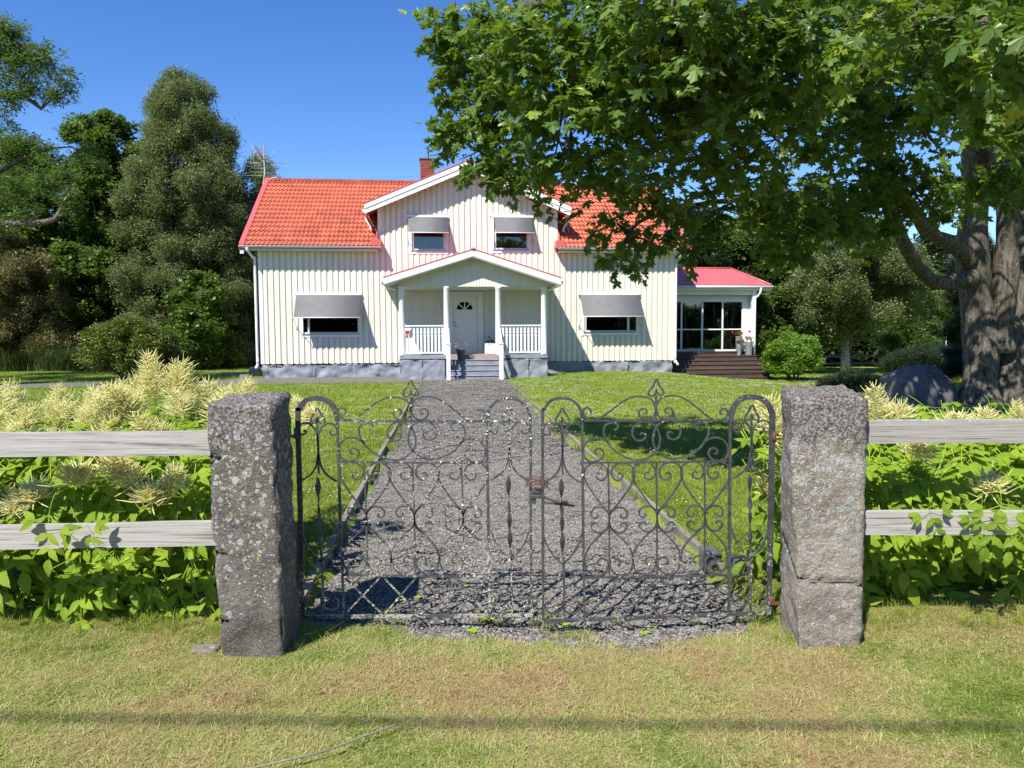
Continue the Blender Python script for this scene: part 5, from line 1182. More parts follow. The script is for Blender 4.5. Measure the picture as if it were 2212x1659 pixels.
tree('rowan_tree', 'light yellow-green rowan in front of the white neighbour house', 19.9, 35.5, 4.7, 1.9, 'ash', egg, 30, .6, 150, 25, .09, group=RG, base=.25)
tree('dark_tree', 'dark thin-leaved tree partly hiding the white neighbour house', 22.8, 41, 7.2, 2.8, 'dark', egg, 22, .8, 80, 26, .15, group=RG, base=.35)
tree('dark_tree', 'dark tree beyond the maple trunk on the far right', 27.5, 34, 8.5, 4.0, 'dark', egg, 44, 1.2, 60, 27, .2, group=RG, base=.05)
# woodland that reads as one mass
def wood(name, pts, kind, dens, seed):
    E = thing(name, None, None); bpy.data.objects.remove(E)
    o = crown(None, pts, kind, dens, seed, (1.0, 2.0), .5, name); tag(o, kind='stuff'); return o
r = random.Random(5); pts = []
for x in np.arange(-64, -9, 1.9):
    for z in (1.0, 3.0, 5.0, 6.6): pts.append((x+r.uniform(-1, 1), 46+r.uniform(-2, 2)-(x < -40)*2, z+r.uniform(-.5, .5), 1.9))
for x in np.arange(9, 60, 1.9):
    for z in (.8, 2.4, 3.8): 
        if not (25 < x < 34 and z > 2): pts.append((x+r.uniform(-1, 1), 47+r.uniform(-2, 2), z+r.uniform(-.5, .5), 1.7))
wood('woodland', pts, 'dark', 30, 31)
pts = []
for x in np.arange(-30, -9.5, 1.1): pts.append((x, 38+r.uniform(-1, 1), r.uniform(.6, 1.4), 1.2)); pts.append((x, 40+r.uniform(-1, 1), r.uniform(2, 3.2), 1.4))
for x in np.arange(11, 34, 1.1): pts.append((x, 39+r.uniform(-1, 1), r.uniform(.4, 1.2), 1.1)); pts.append((x, 40+r.uniform(-1, 1), r.uniform(1.6, 2.6), 1.2))
wood('undergrowth', pts, 'dark', 60, 32)
# trees across the road, seen only mirrored in the panes
for i, (x, y, h, w) in enumerate(((-9, -34, 11, 5), (2, -38, 8, 5), (13, -33, 12, 5.5), (-22, -36, 10, 6))):
    tree('roadside_tree', ['tall', 'low', 'tallest broad', 'leftmost wide'][i]+' leafy tree across the road mirrored in the window panes', x, y, h, w, 'dark', egg, 24, 1.6, 30, 60+i, .25, group='trees across the road mirrored in the panes')

r = random.Random(9); pts = []
for x in np.arange(-40, 66, 1.8):
    for z in (1.0, 2.8, 4.4): pts.append((x+r.uniform(-.8, .8), -27+r.uniform(-1.5, 1.5), z+r.uniform(-.4, .4)+.8*math.sin(x*.3), 1.6))
wood('roadside_hedge', pts, 'dark', 34, 33)

# long meadow grass at the left edge of the lawn
M_mead = leaf_mat('meadow_blades', (.03, .055, .012), (.085, .125, .03), (.12, .18, .03), tr=.2)
mead = [clump('meadow_tuft', 60, .35, .75, .4, .02, M_mead, .7, 70+s, .5) for s in range(3)]
o = scat_area('meadow_grass', 1500, -28, -16.2, 31.2, 36, lambda x, y, r: r.random(len(x)) > .1, 'meadow_tuft_sources', mead, M_mead, (.7, 1.3), seed=9)

# ------------------------------------------------------------------ the maple
def maple_leaf(name, seed):
    r = random.Random(seed)
    H_ = [(0, .0), (.05, .0), (.22, -.09), (.33, -.02), (.50, .0), (.37, .12), (.345, .21), (.52, .30), (.70, .46), (.52, .45), (.43, .50), (.47, .63), (.28, .50), (.155, .47), (.19, .63), (.25, .75), (.12, .77), (.0, 1.02)]
    H_ = [(x*(1+r.uniform(-.07, .07)), y*(1+r.uniform(-.04, .04))) for x, y in H_]
    out = H_+[(-x*r.uniform(.92, 1.08), y) for x, y in H_[1:-1]][::-1]
    dr = r.uniform(.12, .4); fo = r.uniform(.1, .35)
    V = [Vector((0, .26, 0))]+[Vector((x, y, -dr*y*y*.6-fo*abs(x)*.55+(.07*math.sin(7*x+seed)))) for x, y in out]; n = len(out)
    return V, [(0, i+1, (i+1) % n+1) for i in range(n)]
def leaf_branchlet(name, seed, n=9, size=.125):
    r = random.Random(seed); b = MB(); V = []; Fs = []; A_ = []
    tw = [Vector((0, 0, 0)), Vector((.12, 0, .0)), Vector((.25, .02, -.03)), Vector((.36, 0, -.09))]
    for k in range(n):
        t = r.random()**.8; p = tw[0].lerp(tw[1], t*3) if t < .33 else (tw[1].lerp(tw[2], t*3-1) if t < .66 else tw[2].lerp(tw[3], t*3-2)); an = r.uniform(0, 2*PI)
        dirn = Vector((.35+t*.5, math.cos(an)*.9, -.12+math.sin(an)*.35)).normalized(); pt = p+dirn*r.uniform(.05, .13)
        nn = (Vector((r.gauss(0, .6), r.gauss(0, .6), .9))).normalized(); yv = (dirn*.7+Vector((0, 0, -.75*r.random()))+Vector((r.uniform(-.4, .4), r.uniform(-.4, .4), 0))); yv = (yv-nn*yv.dot(nn)).normalized(); xv = yv.cross(nn)
        LV, LF = maple_leaf('', seed*13+k); s = size*r.uniform(.65, 1.2); i = len(V); c = r.random()
        V += [pt+(xv*v.x+yv*v.y+nn*v.z)*s for v in LV]; Fs += [tuple(q+i for q in f) for f in LF]; A_ += [c]*len(LV)
        i = len(V); sd = Vector((0, 0, .0016)); V += [p, p+sd, pt+sd, pt]; Fs.append((i, i+1, i+2, i+3)); A_ += [1]*4
    return src(name, np_mesh(name, V, Fs, M_maple, attr=A_))
LOBES = [
(-0.50, 9.00, 5.21, 0.45), (-0.73, 9.50, 5.22, 0.28), (-0.34, 9.00, 4.52, 0.45), (-0.61, 9.30, 4.84, 0.25), (-0.51, 9.00, 4.11, 0.35), (-0.67, 9.30, 4.00, 0.22), (-0.29, 9.00, 3.71, 0.40), (-0.06, 8.50, 5.01, 0.60), (0.09, 8.50, 4.30, 0.60), (0.09, 8.50, 3.64, 0.50), (-0.10, 9.00, 3.51, 0.30), (0.31, 9.00, 3.27, 0.28), (0.48, 8.00, 3.52, 0.60), (0.54, 7.50, 4.43, 0.80), (0.58, 7.50, 3.84, 0.70), (0.97, 7.00, 4.40, 0.80), (1.02, 7.00, 3.82, 0.70), (1.11, 8.00, 3.51, 0.60), (1.03, 9.00, 3.37, 0.40), (1.59, 9.00, 3.15, 0.50), (1.27, 9.50, 3.01, 0.30), (1.33, 9.50, 2.54, 0.25), (1.74, 9.50, 2.77, 0.33), (1.60, 7.50, 3.39, 0.75), (1.38, 6.50, 3.85, 0.70), (1.27, 6.00, 4.10, 0.60), (2.09, 9.00, 3.04, 0.50), (2.21, 9.00, 2.65, 0.28), (1.85, 6.50, 4.19, 0.80), (2.04, 7.00, 3.73, 0.80), (2.44, 8.00, 3.36, 0.70), (2.76, 9.00, 2.98, 0.50), (2.55, 7.00, 4.14, 0.80), (2.93, 8.00, 3.65, 0.80), (3.42, 9.00, 3.14, 0.65), (3.51, 9.50, 2.76, 0.28), (2.66, 6.00, 3.99, 0.60), (4.01, 9.00, 4.17, 0.80), (4.60, 10.00, 3.49, 0.70), (2.58, 5.00, 3.59, 0.45), (4.19, 8.00, 4.12, 0.70), (5.27, 10.00, 3.79, 0.60), (5.28, 11.00, 3.21, 0.45), (2.85, 5.00, 3.56, 0.40), (2.48, 4.00, 3.02, 0.22), (2.51, 3.80, 3.10, 0.30), (4.74, 8.00, 3.97, 0.60), (3.96, 6.00, 3.30, 0.40), (6.02, 9.00, 3.45, 0.50), (7.44, 12.00, 3.93, 0.60), (3.23, 5.00, 3.23, 0.35), (3.97, 9.50, 2.99, 0.40), (5.47, 10.00, 3.30, 0.40), ]
LIMBS = {
'A': [(9.23, 14.50, -0.07), (9.21, 14.50, 0.38), (9.18, 14.50, 1.20), (9.05, 14.50, 2.29), (8.92, 14.45, 3.18), (8.92, 14.40, 4.40), (8.71, 14.20, 5.46), (8.46, 14.00, 6.43), (7.84, 13.50, 7.85)],
'B': [(9.88, 14.60, -0.09), (9.85, 14.60, 0.37), (9.86, 14.60, 1.20), (10.02, 14.70, 2.29), (10.11, 14.70, 3.56), (10.06, 14.60, 5.32), (9.98, 14.40, 6.99), (9.72, 14.00, 8.48)],
'B2': [(9.54, 14.40, 1.20), (9.48, 14.30, 2.27), (9.45, 14.20, 3.32), (9.20, 14.00, 4.32), (8.65, 13.50, 5.85), (8.11, 13.00, 7.23)],
'L1': [(8.85, 14.30, 2.63), (8.25, 14.00, 2.53), (7.63, 13.50, 2.52), (7.02, 13.00, 2.83), (6.47, 12.50, 3.29), (5.74, 11.50, 3.79), (5.10, 10.50, 4.14), (4.65, 9.80, 4.40), (4.11, 9.00, 4.82), (3.71, 8.50, 5.13), (3.33, 8.00, 5.45)],
'L2': [(8.79, 14.30, 2.98), (8.29, 14.00, 3.21), (7.60, 13.50, 3.37), (6.61, 12.50, 3.73), (5.64, 11.50, 4.19), (4.74, 10.50, 4.58), (3.29, 9.00, 4.44), (1.89, 7.80, 4.16), (0.97, 8.00, 4.18), (-0.01, 8.70, 4.26), (-0.51, 9.00, 4.19)],
'L3': [(6.61, 12.50, 3.73), (4.72, 11.00, 3.62), (2.91, 9.50, 3.29), (1.68, 9.20, 3.02), (1.37, 9.40, 2.65)],
'L4': [(8.70, 14.20, 5.65), (4.90, 9.50, 5.44), (2.54, 7.00, 4.72), (1.18, 6.50, 4.50), (-0.01, 8.50, 5.21), (-0.56, 9.00, 5.16)],
'L5': [(8.46, 14.00, 6.43), (4.95, 8.00, 4.97), (3.10, 5.00, 3.58), (2.62, 4.20, 3.14)],
'L6': [(3.29, 9.00, 4.44), (2.33, 8.50, 3.63), (1.29, 8.50, 3.53), (0.26, 9.00, 3.49)],
}
ASH = [(-13.94, 21.00, 9.86, 0.90), (-13.59, 21.00, 9.24, 0.90), (-12.89, 21.00, 9.23, 0.60), (-12.47, 21.00, 8.67, 0.50), (-13.37, 21.00, 8.49, 0.70), (-12.68, 21.00, 8.30, 0.40), (-13.90, 21.00, 8.30, 0.60), (-12.22, 21.00, 8.42, 0.25), (-13.87, 21.00, 10.11, 0.60), (-13.97, 21.00, 6.85, 0.70), (-13.45, 21.00, 6.98, 0.50), (-12.94, 21.00, 6.78, 0.50), (-13.89, 21.00, 5.84, 0.60), (-12.98, 21.00, 5.96, 0.60), (-12.39, 21.00, 6.15, 0.40), (-13.53, 21.00, 5.26, 0.50), (-12.36, 21.00, 5.45, 0.45), (-12.34, 22.00, 6.96, 0.50), (-14.20, 21.00, 4.82, 0.50), (-14.85, 21.00, 9.62, 1.20), (-14.95, 21.00, 7.74, 1.20), (-15.18, 21.00, 5.84, 1.20)]
ASHL = [[(-16.24, 21.00, 3.28), (-15.14, 21.00, 4.31), (-14.34, 21.00, 4.73), (-13.32, 21.00, 4.79), (-12.78, 21.00, 4.91), (-12.53, 21.00, 5.32), (-12.34, 21.00, 5.83)], [(-16.16, 21.00, 4.57), (-15.07, 21.00, 5.59), (-14.26, 21.00, 6.25), (-13.44, 21.00, 6.64), (-12.81, 21.00, 6.85)], [(-16.10, 21.00, 5.59), (-15.11, 21.00, 7.24), (-14.15, 21.00, 8.30), (-13.51, 21.00, 8.24), (-13.01, 21.00, 7.92)], [(-15.11, 21.00, 7.24), (-14.50, 21.00, 8.99), (-13.57, 21.00, 9.61), (-12.88, 21.00, 9.48)]]
MP = thing('maple_tree', 'large old Norway maple with a twin lichened trunk spreading its crown over the right half', 'tree', (9.5, 14.5, 0))
off = Vector((9.5, 14.5, 0))
b = MB()
P = smooth_path([Vector(p)-off for p in LIMBS['A']], 4); n = len(P); b.tube(P, [.37+.20*max(0, 1-i/5)-.22*(i/n) for i in range(n)], 40, wob=.26, seed=1); b.build('trunk', M_bark, MP)
b = MB(); P = smooth_path([Vector(p)-off for p in LIMBS['B']], 4); n = len(P); b.tube(P, [.42+.20*max(0, 1-i/5)-.22*(i/n) for i in range(n)], 40, wob=.26, seed=2); b.build('trunk', M_bark, MP)
b = MB(); P = smooth_path([Vector(p)-off for p in LIMBS['B2']], 4); n = len(P); b.tube(P, [.24-.1*(i/n) for i in range(n)], 14, wob=.4, seed=3); b.build('limb', M_bark, MP)
nodes = []
for k, (r0_, r1_) in dict(L1=(.16, .035), L2=(.18, .018), L3=(.08, .012), L4=(.16, .015), L5=(.12, .01), L6=(.05, .01)).items():
    P = smooth_path([Vector(p)-off for p in LIMBS[k]], 6); n = len(P); rr_ = [r0_+(r1_-r0_)*(i/n)**.7 for i in range(n)]
    if k == 'L1': rr_ = [.17+(.075-.17)*(i/n)**.5 for i in range(n)]
    b = MB(); b.tube(P, rr_, 10, wob=.3, seed=len(k)); b.build('limb', M_bark, MP); nodes += P
extra = [(6, 10, 5.2, .9), (5.4, 9, 6.4, 1.0), (3.6, 7.2, 5.6, .9), (4.6, 7.0, 5.2, .8), (6.5, 8.0, 4.6, .8), (5.6, 6.4, 4.3, .6), (7.4, 9.5, 4.2, .7), (8.6, 11.5, 4.6, .8), (1.2, 7.6, 5.5, .7), (2.4, 8.2, 5.6, .8), (.3, 8.9, 5.8, .6), (1.4, 9.2, 4.8, .5)]
rr2 = random.Random(12)
for k in range(22): extra.append((rr2.uniform(2.9, 7.5), rr2.uniform(3.6, 8.2), rr2.uniform(5.9, 7.6), rr2.uniform(.8, 1.1)))  # unseen lobes above the frame, added to shade the crown's right side
for k in range(46):
    a = rr2.uniform(0, 2*PI); q = math.sqrt(rr2.random()); extra.append((9.6+5.6*q*math.cos(a), 11.6+4.6*q*math.sin(a), 7.6+rr2.uniform(-1.3, 2.0)*(1-.5*q), rr2.uniform(.8, 1.25)))
allobes = [(Vector(l[:3])-off, l[3], 1) for l in LOBES]+[(Vector(l[:3])-off, l[3], .55) for l in extra]
tw = MB(); bp = []; brot = []; rr3 = random.Random(3)
for c, rad, dn in allobes:
    nd = min(nodes, key=lambda q: (q-c).length); mid = nd.lerp(c, .5)+Vector((0, 0, .12*(nd-c).length))
    tw.tube(smooth_path([nd, mid, c], 4), [.03, .027, .024, .021, .018, .015, .012, .010, .008], 5)
    for k in range(5 if dn == 1 else 3):
        e = c+Vector((rr3.gauss(0, 1), rr3.gauss(0, 1), rr3.gauss(0, .7))).normalized()*rad*.85; tw.tube(smooth_path([nd.lerp(c, .8), c.lerp(e, .5)+Vector((0, 0, .05)), e], 3), [.01, .009, .008, .007, .006, .005, .003], 4)
    N_ = int((84 if dn == 1 else 66)*rad*rad)+(11 if dn == 1 else 4)
    N_ = int(N_*(.5 if (-.2 < c.x+9.5 < 3.0 and c.z < 3.72) else 1))
    for k in range(N_):
        d = Vector((rr3.gauss(0, 1), rr3.gauss(0, 1), rr3.gauss(0, 1))).normalized()*max(rad-.20, .06)*(.35+.65*rr3.random()); d.z *= .75
        bp.append(c+d); out = math.atan2(d.y-.15*rr3.random(), d.x); brot.append((rr3.gauss(0, .4), rr3.gauss(0, .35)+.15, out+rr3.gauss(0, .7)))
tw.build('twigs', M_bark, MP)['kind'] = 'stuff'
MB_ = [leaf_branchlet('maple_branchlet', 100+s) for s in range(5)]
fo = scatter('foliage', np.array([tuple(p) for p in bp]), np.array(brot), np.random.default_rng(1).uniform(.75, 1.15, len(bp)), 'maple_branchlet_sources', MB_, M_maple, MP, 5); fo['kind'] = 'stuff'
# the leaves nearest the camera, each one an object
LM = []
for s in range(6): V, Fs = maple_leaf('leaf', 300+s); V += [Vector((-.012, .02, 0)), Vector((.012, .02, 0)), Vector((.010, -.75, .12)), Vector((-.010, -.75, .12))]; k = len(V)-4; LM.append(np_mesh('leaf', V, Fs+[(k, k+1, k+2, k+3)], M_maple, attr=[random.random()]*len(V)))
near = sorted([l for l in LOBES], key=lambda l: l[1])[:16]; tot = sum(l[3]**2 for l in near)
cnt = 0
for l in near:
    for k in range(int(292*l[3]**2/tot)):
        d = Vector((rr3.gauss(0, 1), -abs(rr3.gauss(0, 1)), rr3.gauss(0, .9))).normalized()*l[3]*rr3.uniform(.7, 1.15)
        p = Vector(l[:3])+d-off; nn = Vector((rr3.gauss(-.15, .4), rr3.gauss(-.55, .4), 1)).normalized(); yv = Vector((rr3.uniform(-1, 1), rr3.uniform(-1, .2), -.9)); yv = (yv-nn*yv.dot(nn)).normalized(); xv = yv.cross(nn)
        Mx = Matrix((xv, yv, nn)).transposed(); link('leaf', LM[k % 6], MP, p, Mx.to_euler(), .14*rr3.uniform(.75, 1.2)); cnt += 1

# ash branches reaching in from the left
AS = thing('ash_tree', 'ash tree just outside the left edge reaching in with two airy branches', 'tree', (-17, 21, 0)); off = Vector((-17, 21, 0))
b = MB(); b.tube(smooth_path([(0, 0, -.1), (.1, 0, 2), (0, .1, 4.5), (.2, 0, 7.5), (.1, 0, 10)], 4), [.42-.02*i for i in range(17)], 12, wob=.3); b.build('trunk', M_bark, AS)
for li, P in enumerate(ASHL):
    P = smooth_path([Vector(p)-off for p in ([(-17, 21, P[0][2]-1.2)] if li < 3 else [])+P], 4); n = len(P); b = MB(); b.tube(P, [.15*(1-.8*i/n)+.01 for i in range(n)], 8, wob=.25, seed=li); b.build('limb', M_bark, AS)
b = MB(); nd_ = [Vector(p)-off for P in ASHL for p in P]
for l in ASH:
    c = Vector(l[:3])-off; q = min(nd_, key=lambda v: (v-c).length)
    b.tube([q, q.lerp(c, .5)+Vector((0, 0, .1)), c], [.03, .022, .01], 5)
    for k in range(4): e = c+Vector((rr3.gauss(0, 1), rr3.gauss(0, 1), rr3.gauss(0, .8))).normalized()*l[3]; b.tube([c, e], [.012, .004], 4)
b.build('twigs', M_bark, AS)['kind'] = 'stuff'
crown(AS, [(l[0]+17, l[1]-21, l[2], l[3]) for l in ASH]+[(-3+rr3.uniform(-2, 3), rr3.uniform(-3, 3), rr3.uniform(6, 11), 1.2) for _ in range(14)], 'ash', 85, 41, (.6, 1.0), .15, 'crown')

# ------------------------------------------------------------------ goatsbeard (the hedge behind the fences)
def leaflet(V, Fs, A_, UV, base, yv, nn, L, W, rr_, c):
    xv = yv.cross(nn).normalized(); st_ = (0, .10, .24, .40, .56, .72, .87, 1.0); pw = (.0, .55, .92, 1.0, .86, .60, .28, 0); i = len(V); m_ = len(st_); dr = rr_.uniform(.1, .45); fo = rr_.uniform(.05, .3)
    for k, t in enumerate(st_):
        w = W*pw[k]*(1+(.07 if k % 2 else -.05)); ctr = base+yv*L*t-nn*dr*L*t*t*.6
        V.append(ctr+xv*w+nn*fo*w); V.append(ctr); V.append(ctr-xv*w+nn*fo*w); UV += [(t, 1), (t, .5), (t, 0)]; A_ += [c]*3
    for k in range(m_-1): Fs += [(i+3*k, i+3*k+1, i+3*k+4, i+3*k+3), (i+3*k+1, i+3*k+2, i+3*k+5, i+3*k+4)]
def compound(seed):
    r = random.Random(seed); V = []; Fs = []; A_ = []; UV = []; dr = r.uniform(.25, .6)
    def rp(s): return Vector((.02*math.sin(s*4+seed), s*.34, -dr*.34*s*s))
    Z = Vector((0, 0, 1))
    for s, L, pr in ((.35, .085, 1), (.62, .085, 1), (.84, .08, 1), (1.0, .105, 0)):
        p = rp(s)
        if pr:
            for sg in (-1, 1):
                if s < .5:      # lower branches carry three leaflets
                    q = p+Vector((sg*.085, .045, -.02)); 
                    for an in (-.8, 0, .8): d = Vector((sg*math.cos(an), .45+math.sin(an)*sg*.9, -.25)).normalized(); nn = (Z+Vector((r.uniform(-.3, .3), r.uniform(-.3, .3), 0))).normalized(); d = (d-nn*d.dot(nn)).normalized(); leaflet(V, Fs, A_, UV, q, d, nn, L*r.uniform(.9, 1.2), L*.235, r, r.random())
                    i = len(V); V += [p, p+Vector((0, .004, 0)), q+Vector((0, .004, 0)), q]; Fs.append((i, i+1, i+2, i+3)); UV += [(0, 0)]*4; A_ += [.5]*4
                else:
                    d = Vector((sg, .75, -.25)).normalized(); nn = (Z+Vector((r.uniform(-.3, .3), r.uniform(-.3, .3), 0))).normalized(); d = (d-nn*d.dot(nn)).normalized(); leaflet(V, Fs, A_, UV, p, d, nn, L*r.uniform(.95, 1.25), L*.235, r, r.random())
        else: leaflet(V, Fs, A_, UV, p, Vector((0, 1, -dr)).normalized(), Vector((0, dr, 1)).normalized(), L, L*.25, r, r.random())
    for k in range(8):
        a, c = rp(k/8), rp((k+1)/8); i = len(V); e = Vector((.0016, 0, 0)); V += [a-e, a+e, c+e, c-e]; Fs.append((i, i+1, i+2, i+3)); UV += [(0, 0)]*4; A_ += [.5]*4
    me = np_mesh('leaf', V, Fs, M_aruncus, True, A_); uvl = me.uv_layers.new(name='UVMap')
    li = np.zeros(len(me.loops), dtype=np.int32); me.loops.foreach_get('vertex_index', li); uvl.data.foreach_set('uv', np.array(UV, dtype=np.float32)[li].ravel()); return me
CL = [compound(s) for s in range(6)]
def plume(seed, h=.32, w=.13):
    r = random.Random(seed); b = MB(); bx, by = r.uniform(-.05, .05), r.uniform(-.05, .05)
    ax = lambda t: Vector((bx*t*t, by*t*t, h*t)); b.tube([ax(-.25), ax(0), ax(.3), ax(.6), ax(1)], [.004, .004, .0035, .003, .0025], 4)
    n = 58
    for k in range(n):
        t = k/n; L = 1.3*w*(1-t)**.75*r.uniform(.6, 1.2)+.025; a = k*2.4+r.uniform(-.3, .3); p = ax(t); d = Vector((math.cos(a), math.sin(a), .35+.7*t+r.uniform(-.2, .2)))
        q = p+d*L*.55+Vector((0, 0, -.008)); e = p+d*L+Vector((0, 0, L*r.uniform(-.45, .1))); q += Vector((0, 0, -.02*L/.1)); b.tube([p, q, e], [.0026, .0038, .0016], 4, cap=False)
        if L > .07:
            for sg in (-1, 1):
                d2 = Vector((math.cos(a+sg*.9), math.sin(a+sg*.9), .5)); q0 = p+d*L*.3; b.tube([q0, q0+d2*L*.25, q0+d2*L*.5], [.0022, .0034, .0014], 4, cap=False)
    return b.mesh('flower_plume', M_plumb)
PLM = [plume(s, h, w) for s, h, w in ((1, .27, .12), (2, .22, .115), (3, .33, .13), (4, .15, .10), (5, .09, .10))]
prof_pts = [(4.22, .05), (4.08, .20), (4.02, .45), (4.02, .68), (4.10, .86), (4.30, .99), (4.7, 1.05), (5.2, 1.05), (5.8, .98)]
def prof_at(s):
    i = min(int(s), len(prof_pts)-2); f = s-i; a, c = prof_pts[i], prof_pts[i+1]; t = Vector((c[0]-a[0], c[1]-a[1])).normalized()
    return a[0]*(1-f)+c[0]*f, a[1]*(1-f)+c[1]*f, (-t.y, t.x)
def goatsbeard(side, centres, xa, xb, n, seed, dy, labels, plumes, group):
    r = random.Random(seed); plants = []
    for i, cx_ in enumerate(centres):
        pl = thing('goatsbeard', labels[i], 'plant', (cx_, 4.9, 0), 0, group); plants.append((cx_, pl)); b = MB()
        for k in range(16):
            a = r.uniform(0, 2*PI); e = (r.uniform(-.45, .45), r.uniform(-.75, .5), r.uniform(.6, 1.0)); b.tube(smooth_path([(.1*math.cos(a), .1*math.sin(a), -.02), (e[0]*.4, e[1]*.4, e[2]*.6), e], 3), [.006, .006, .0055, .005, .0045, .004, .003], 5)
        b.build('stems', M_aruncus, pl)['kind'] = 'stuff'
    def own(x): return min(plants, key=lambda q: abs(q[0]-x))[1]
    for k in range(n):
        lay = 0 if k < n*.62 else 1
        x = r.uniform(xa, xb); s = r.uniform(.0, 7.2); y, z, (ny, nz) = prof_at(s); 
        gap = mnoise.noise(Vector((x*1.7, s*.55, seed)))
        if s < 3.2 and gap < -.02 and r.random() < .8: y += .22; lay = 1
        y += dy+lay*r.uniform(.10, .3)+.16*mnoise.noise(Vector((x*1.3, z*2, seed+3))); z *= 1+.07*mnoise.noise(Vector((x*1.1, 0, seed+7)))
        if xa+.0 > x: continue
        nn = Vector((r.gauss(0, .32), -abs(ny) if s < 6 else ny*.3, max(nz, .0)+.55)); nn = (nn.normalized()+Vector((-.22+r.gauss(0, .22), r.gauss(-.1, .2), .1+r.gauss(0, .15)))).normalized()
        an = r.gauss(0, .85); dv = Vector((math.sin(an), -.75*math.cos(an)+(.0), -.55)); dv = (dv-nn*dv.dot(nn)).normalized(); xv = dv.cross(nn)
        p = Vector((x, y, z))-dv*.17; pl = own(x); link('leaf', CL[k % 6], pl, p-Vector(pl.location), Matrix((xv, dv, nn)).transposed().to_euler(), r.uniform(.95, 1.32))
    for (x, y, z, m_, sc, tx, ty) in plumes:
        pl = own(x); link('flower_plume', PLM[m_], pl, Vector((x, y, z))-Vector(pl.location), (ty, tx, r.uniform(0, 6)), sc)
rp_ = random.Random(8); pls = []
for (x, y, z, m_, sc) in ((-2.55, 4.9, 1.15, 2, 1), (-2.42, 5.0, 1.22, 2, 1), (-2.28, 4.95, 1.20, 0, 1.1), (-2.62, 4.7, 1.08, 0, 1.1), (-2.15, 4.8, 1.12, 1, 1.1), (-2.48, 4.75, 1.12, 1, 1.1), (-2.08, 5.1, 1.06, 0, .95), (-1.95, 4.9, 1.03, 0, .9), (-2.7, 4.8, 1.02, 0, .9), (-2.95, 4.9, 1.04, 0, .9), (-3.15, 4.7, 1.0, 1, 1), (-3.4, 4.9, 1.02, 0, .95), (-3.6, 4.8, .98, 0, 1), (-3.85, 5.0, 1.0, 2, .8), (-4.1, 5.0, 1.0, 0, 1),
        (-1.72, 5.2, 1.03, 3, 1), (-1.85, 4.5, .96, 3, 1), (-2.5, 4.4, .95, 0, .8), (-2.75, 4.35, .92, 1, .9), (-2.2, 4.5, .98, 1, .8), (-3.0, 4.4, .90, 0, .8), (-2.9, 4.05, .70, 1, .8), (-2.72, 3.98, .66, 3, .9), (-2.60, 3.97, .74, 4, 1), (-2.05, 3.97, .82, 3, 1), (-1.85, 3.97, .80, 3, .9), (-2.15, 3.95, .86, 3, 1), (-1.95, 3.95, .72, 4, 1.1), (-2.35, 3.94, .83, 4, 1), (-2.88, 3.94, .52, 4, 1), (-3.3, 5.4, 1.05, 0, 1), (-3.7, 5.5, 1.05, 0, 1), (-2.9, 5.5, 1.05, 0, 1), (-2.15, 5.6, 1.08, 0, .9), (-4.3, 4.6, .95, 0, 1), (-3.05, 4.2, .8, 0, .8), (-1.42, 5.3, 1.0, 4, 1)):
    pls.append((x, y, z-.03, m_, sc*rp_.uniform(.75, 1.1), rp_.uniform(-.55, .55), rp_.uniform(-.35, .55)))
    if y > 4.3: pls.append((x+rp_.uniform(-.12, .12), y+rp_.uniform(-.15, .2), z-rp_.uniform(.02, .1), rp_.choice((0, 1, 3)), sc*.85, rp_.uniform(-.5, .5), rp_.uniform(-.3, .4)))
GA = ['goatsbeard with cream plumes directly left of the dark granite post', 'goatsbeard carrying the tallest cream plumes in front of the rhododendron', 'goatsbeard with drooping plumes between the rails, left of the tallest plumes', 'goatsbeard in the left bed at the very edge of the picture', 'leftmost goatsbeard of the left bed beyond the picture edge']
goatsbeard(-1, (-1.95, -2.55, -3.2, -3.9, -4.7), -5.1, -1.62, 640, 5, .0, GA, pls, 'goatsbeard plants behind the left fence')
pls = [(1.72, 4.9, 1.06, 4, 1, .3, 0), (2.10, 4.8, 1.02, 4, 1.2, 0, 0), (2.28, 4.6, 1.04, 0, .85, .05, -.1), (2.36, 4.6, .98, 3, 1.1, .6, 0), (2.42, 5.0, .98, 1, .8, .2, 0), (2.60, 5.0, .98, 4, 1.1, .3, 0), (2.85, 4.7, .96, 4, 1.1, -.2, 0), (2.98, 4.6, .97, 3, .9, 0, 0), (3.10, 4.5, 1.0, 0, .62, .1, 0), (3.22, 4.5, .95, 3, 1.1, .3, 0), (1.66, 4.5, .80, 0, .8, -.1, 0), (1.60, 4.55, .98, 3, 1, .2, 0), (1.70, 4.6, .72, 1, .8, -.3, 0), (3.3, 4.05, .86, 4, 1, .2, .4), (2.62, 4.02, .72, 4, .9, .2, .5), (2.2, 4.02, .92, 4, 1, -.2, .5), (3.6, 4.9, 1.0, 0, .9, 0, 0), (1.55, 4.4, .62, 4, 1, -.3, .3), (4.0, 4.9, 1.0, 0, .9, 0, 0)]
GB = ['goatsbeard half hidden behind the pinkish granite post', 'goatsbeard with the tall cream plume right of the pinkish post, in front of the boulder', 'goatsbeard with broad lit leaves in front of the maple trunk', 'goatsbeard at the right edge of the picture', 'rightmost goatsbeard beyond the picture edge']
goatsbeard(1, (1.85, 2.45, 3.1, 3.8, 4.5), 1.60, 4.9, 600, 9, .14, GB, pls, 'goatsbeard plants behind the right fence')
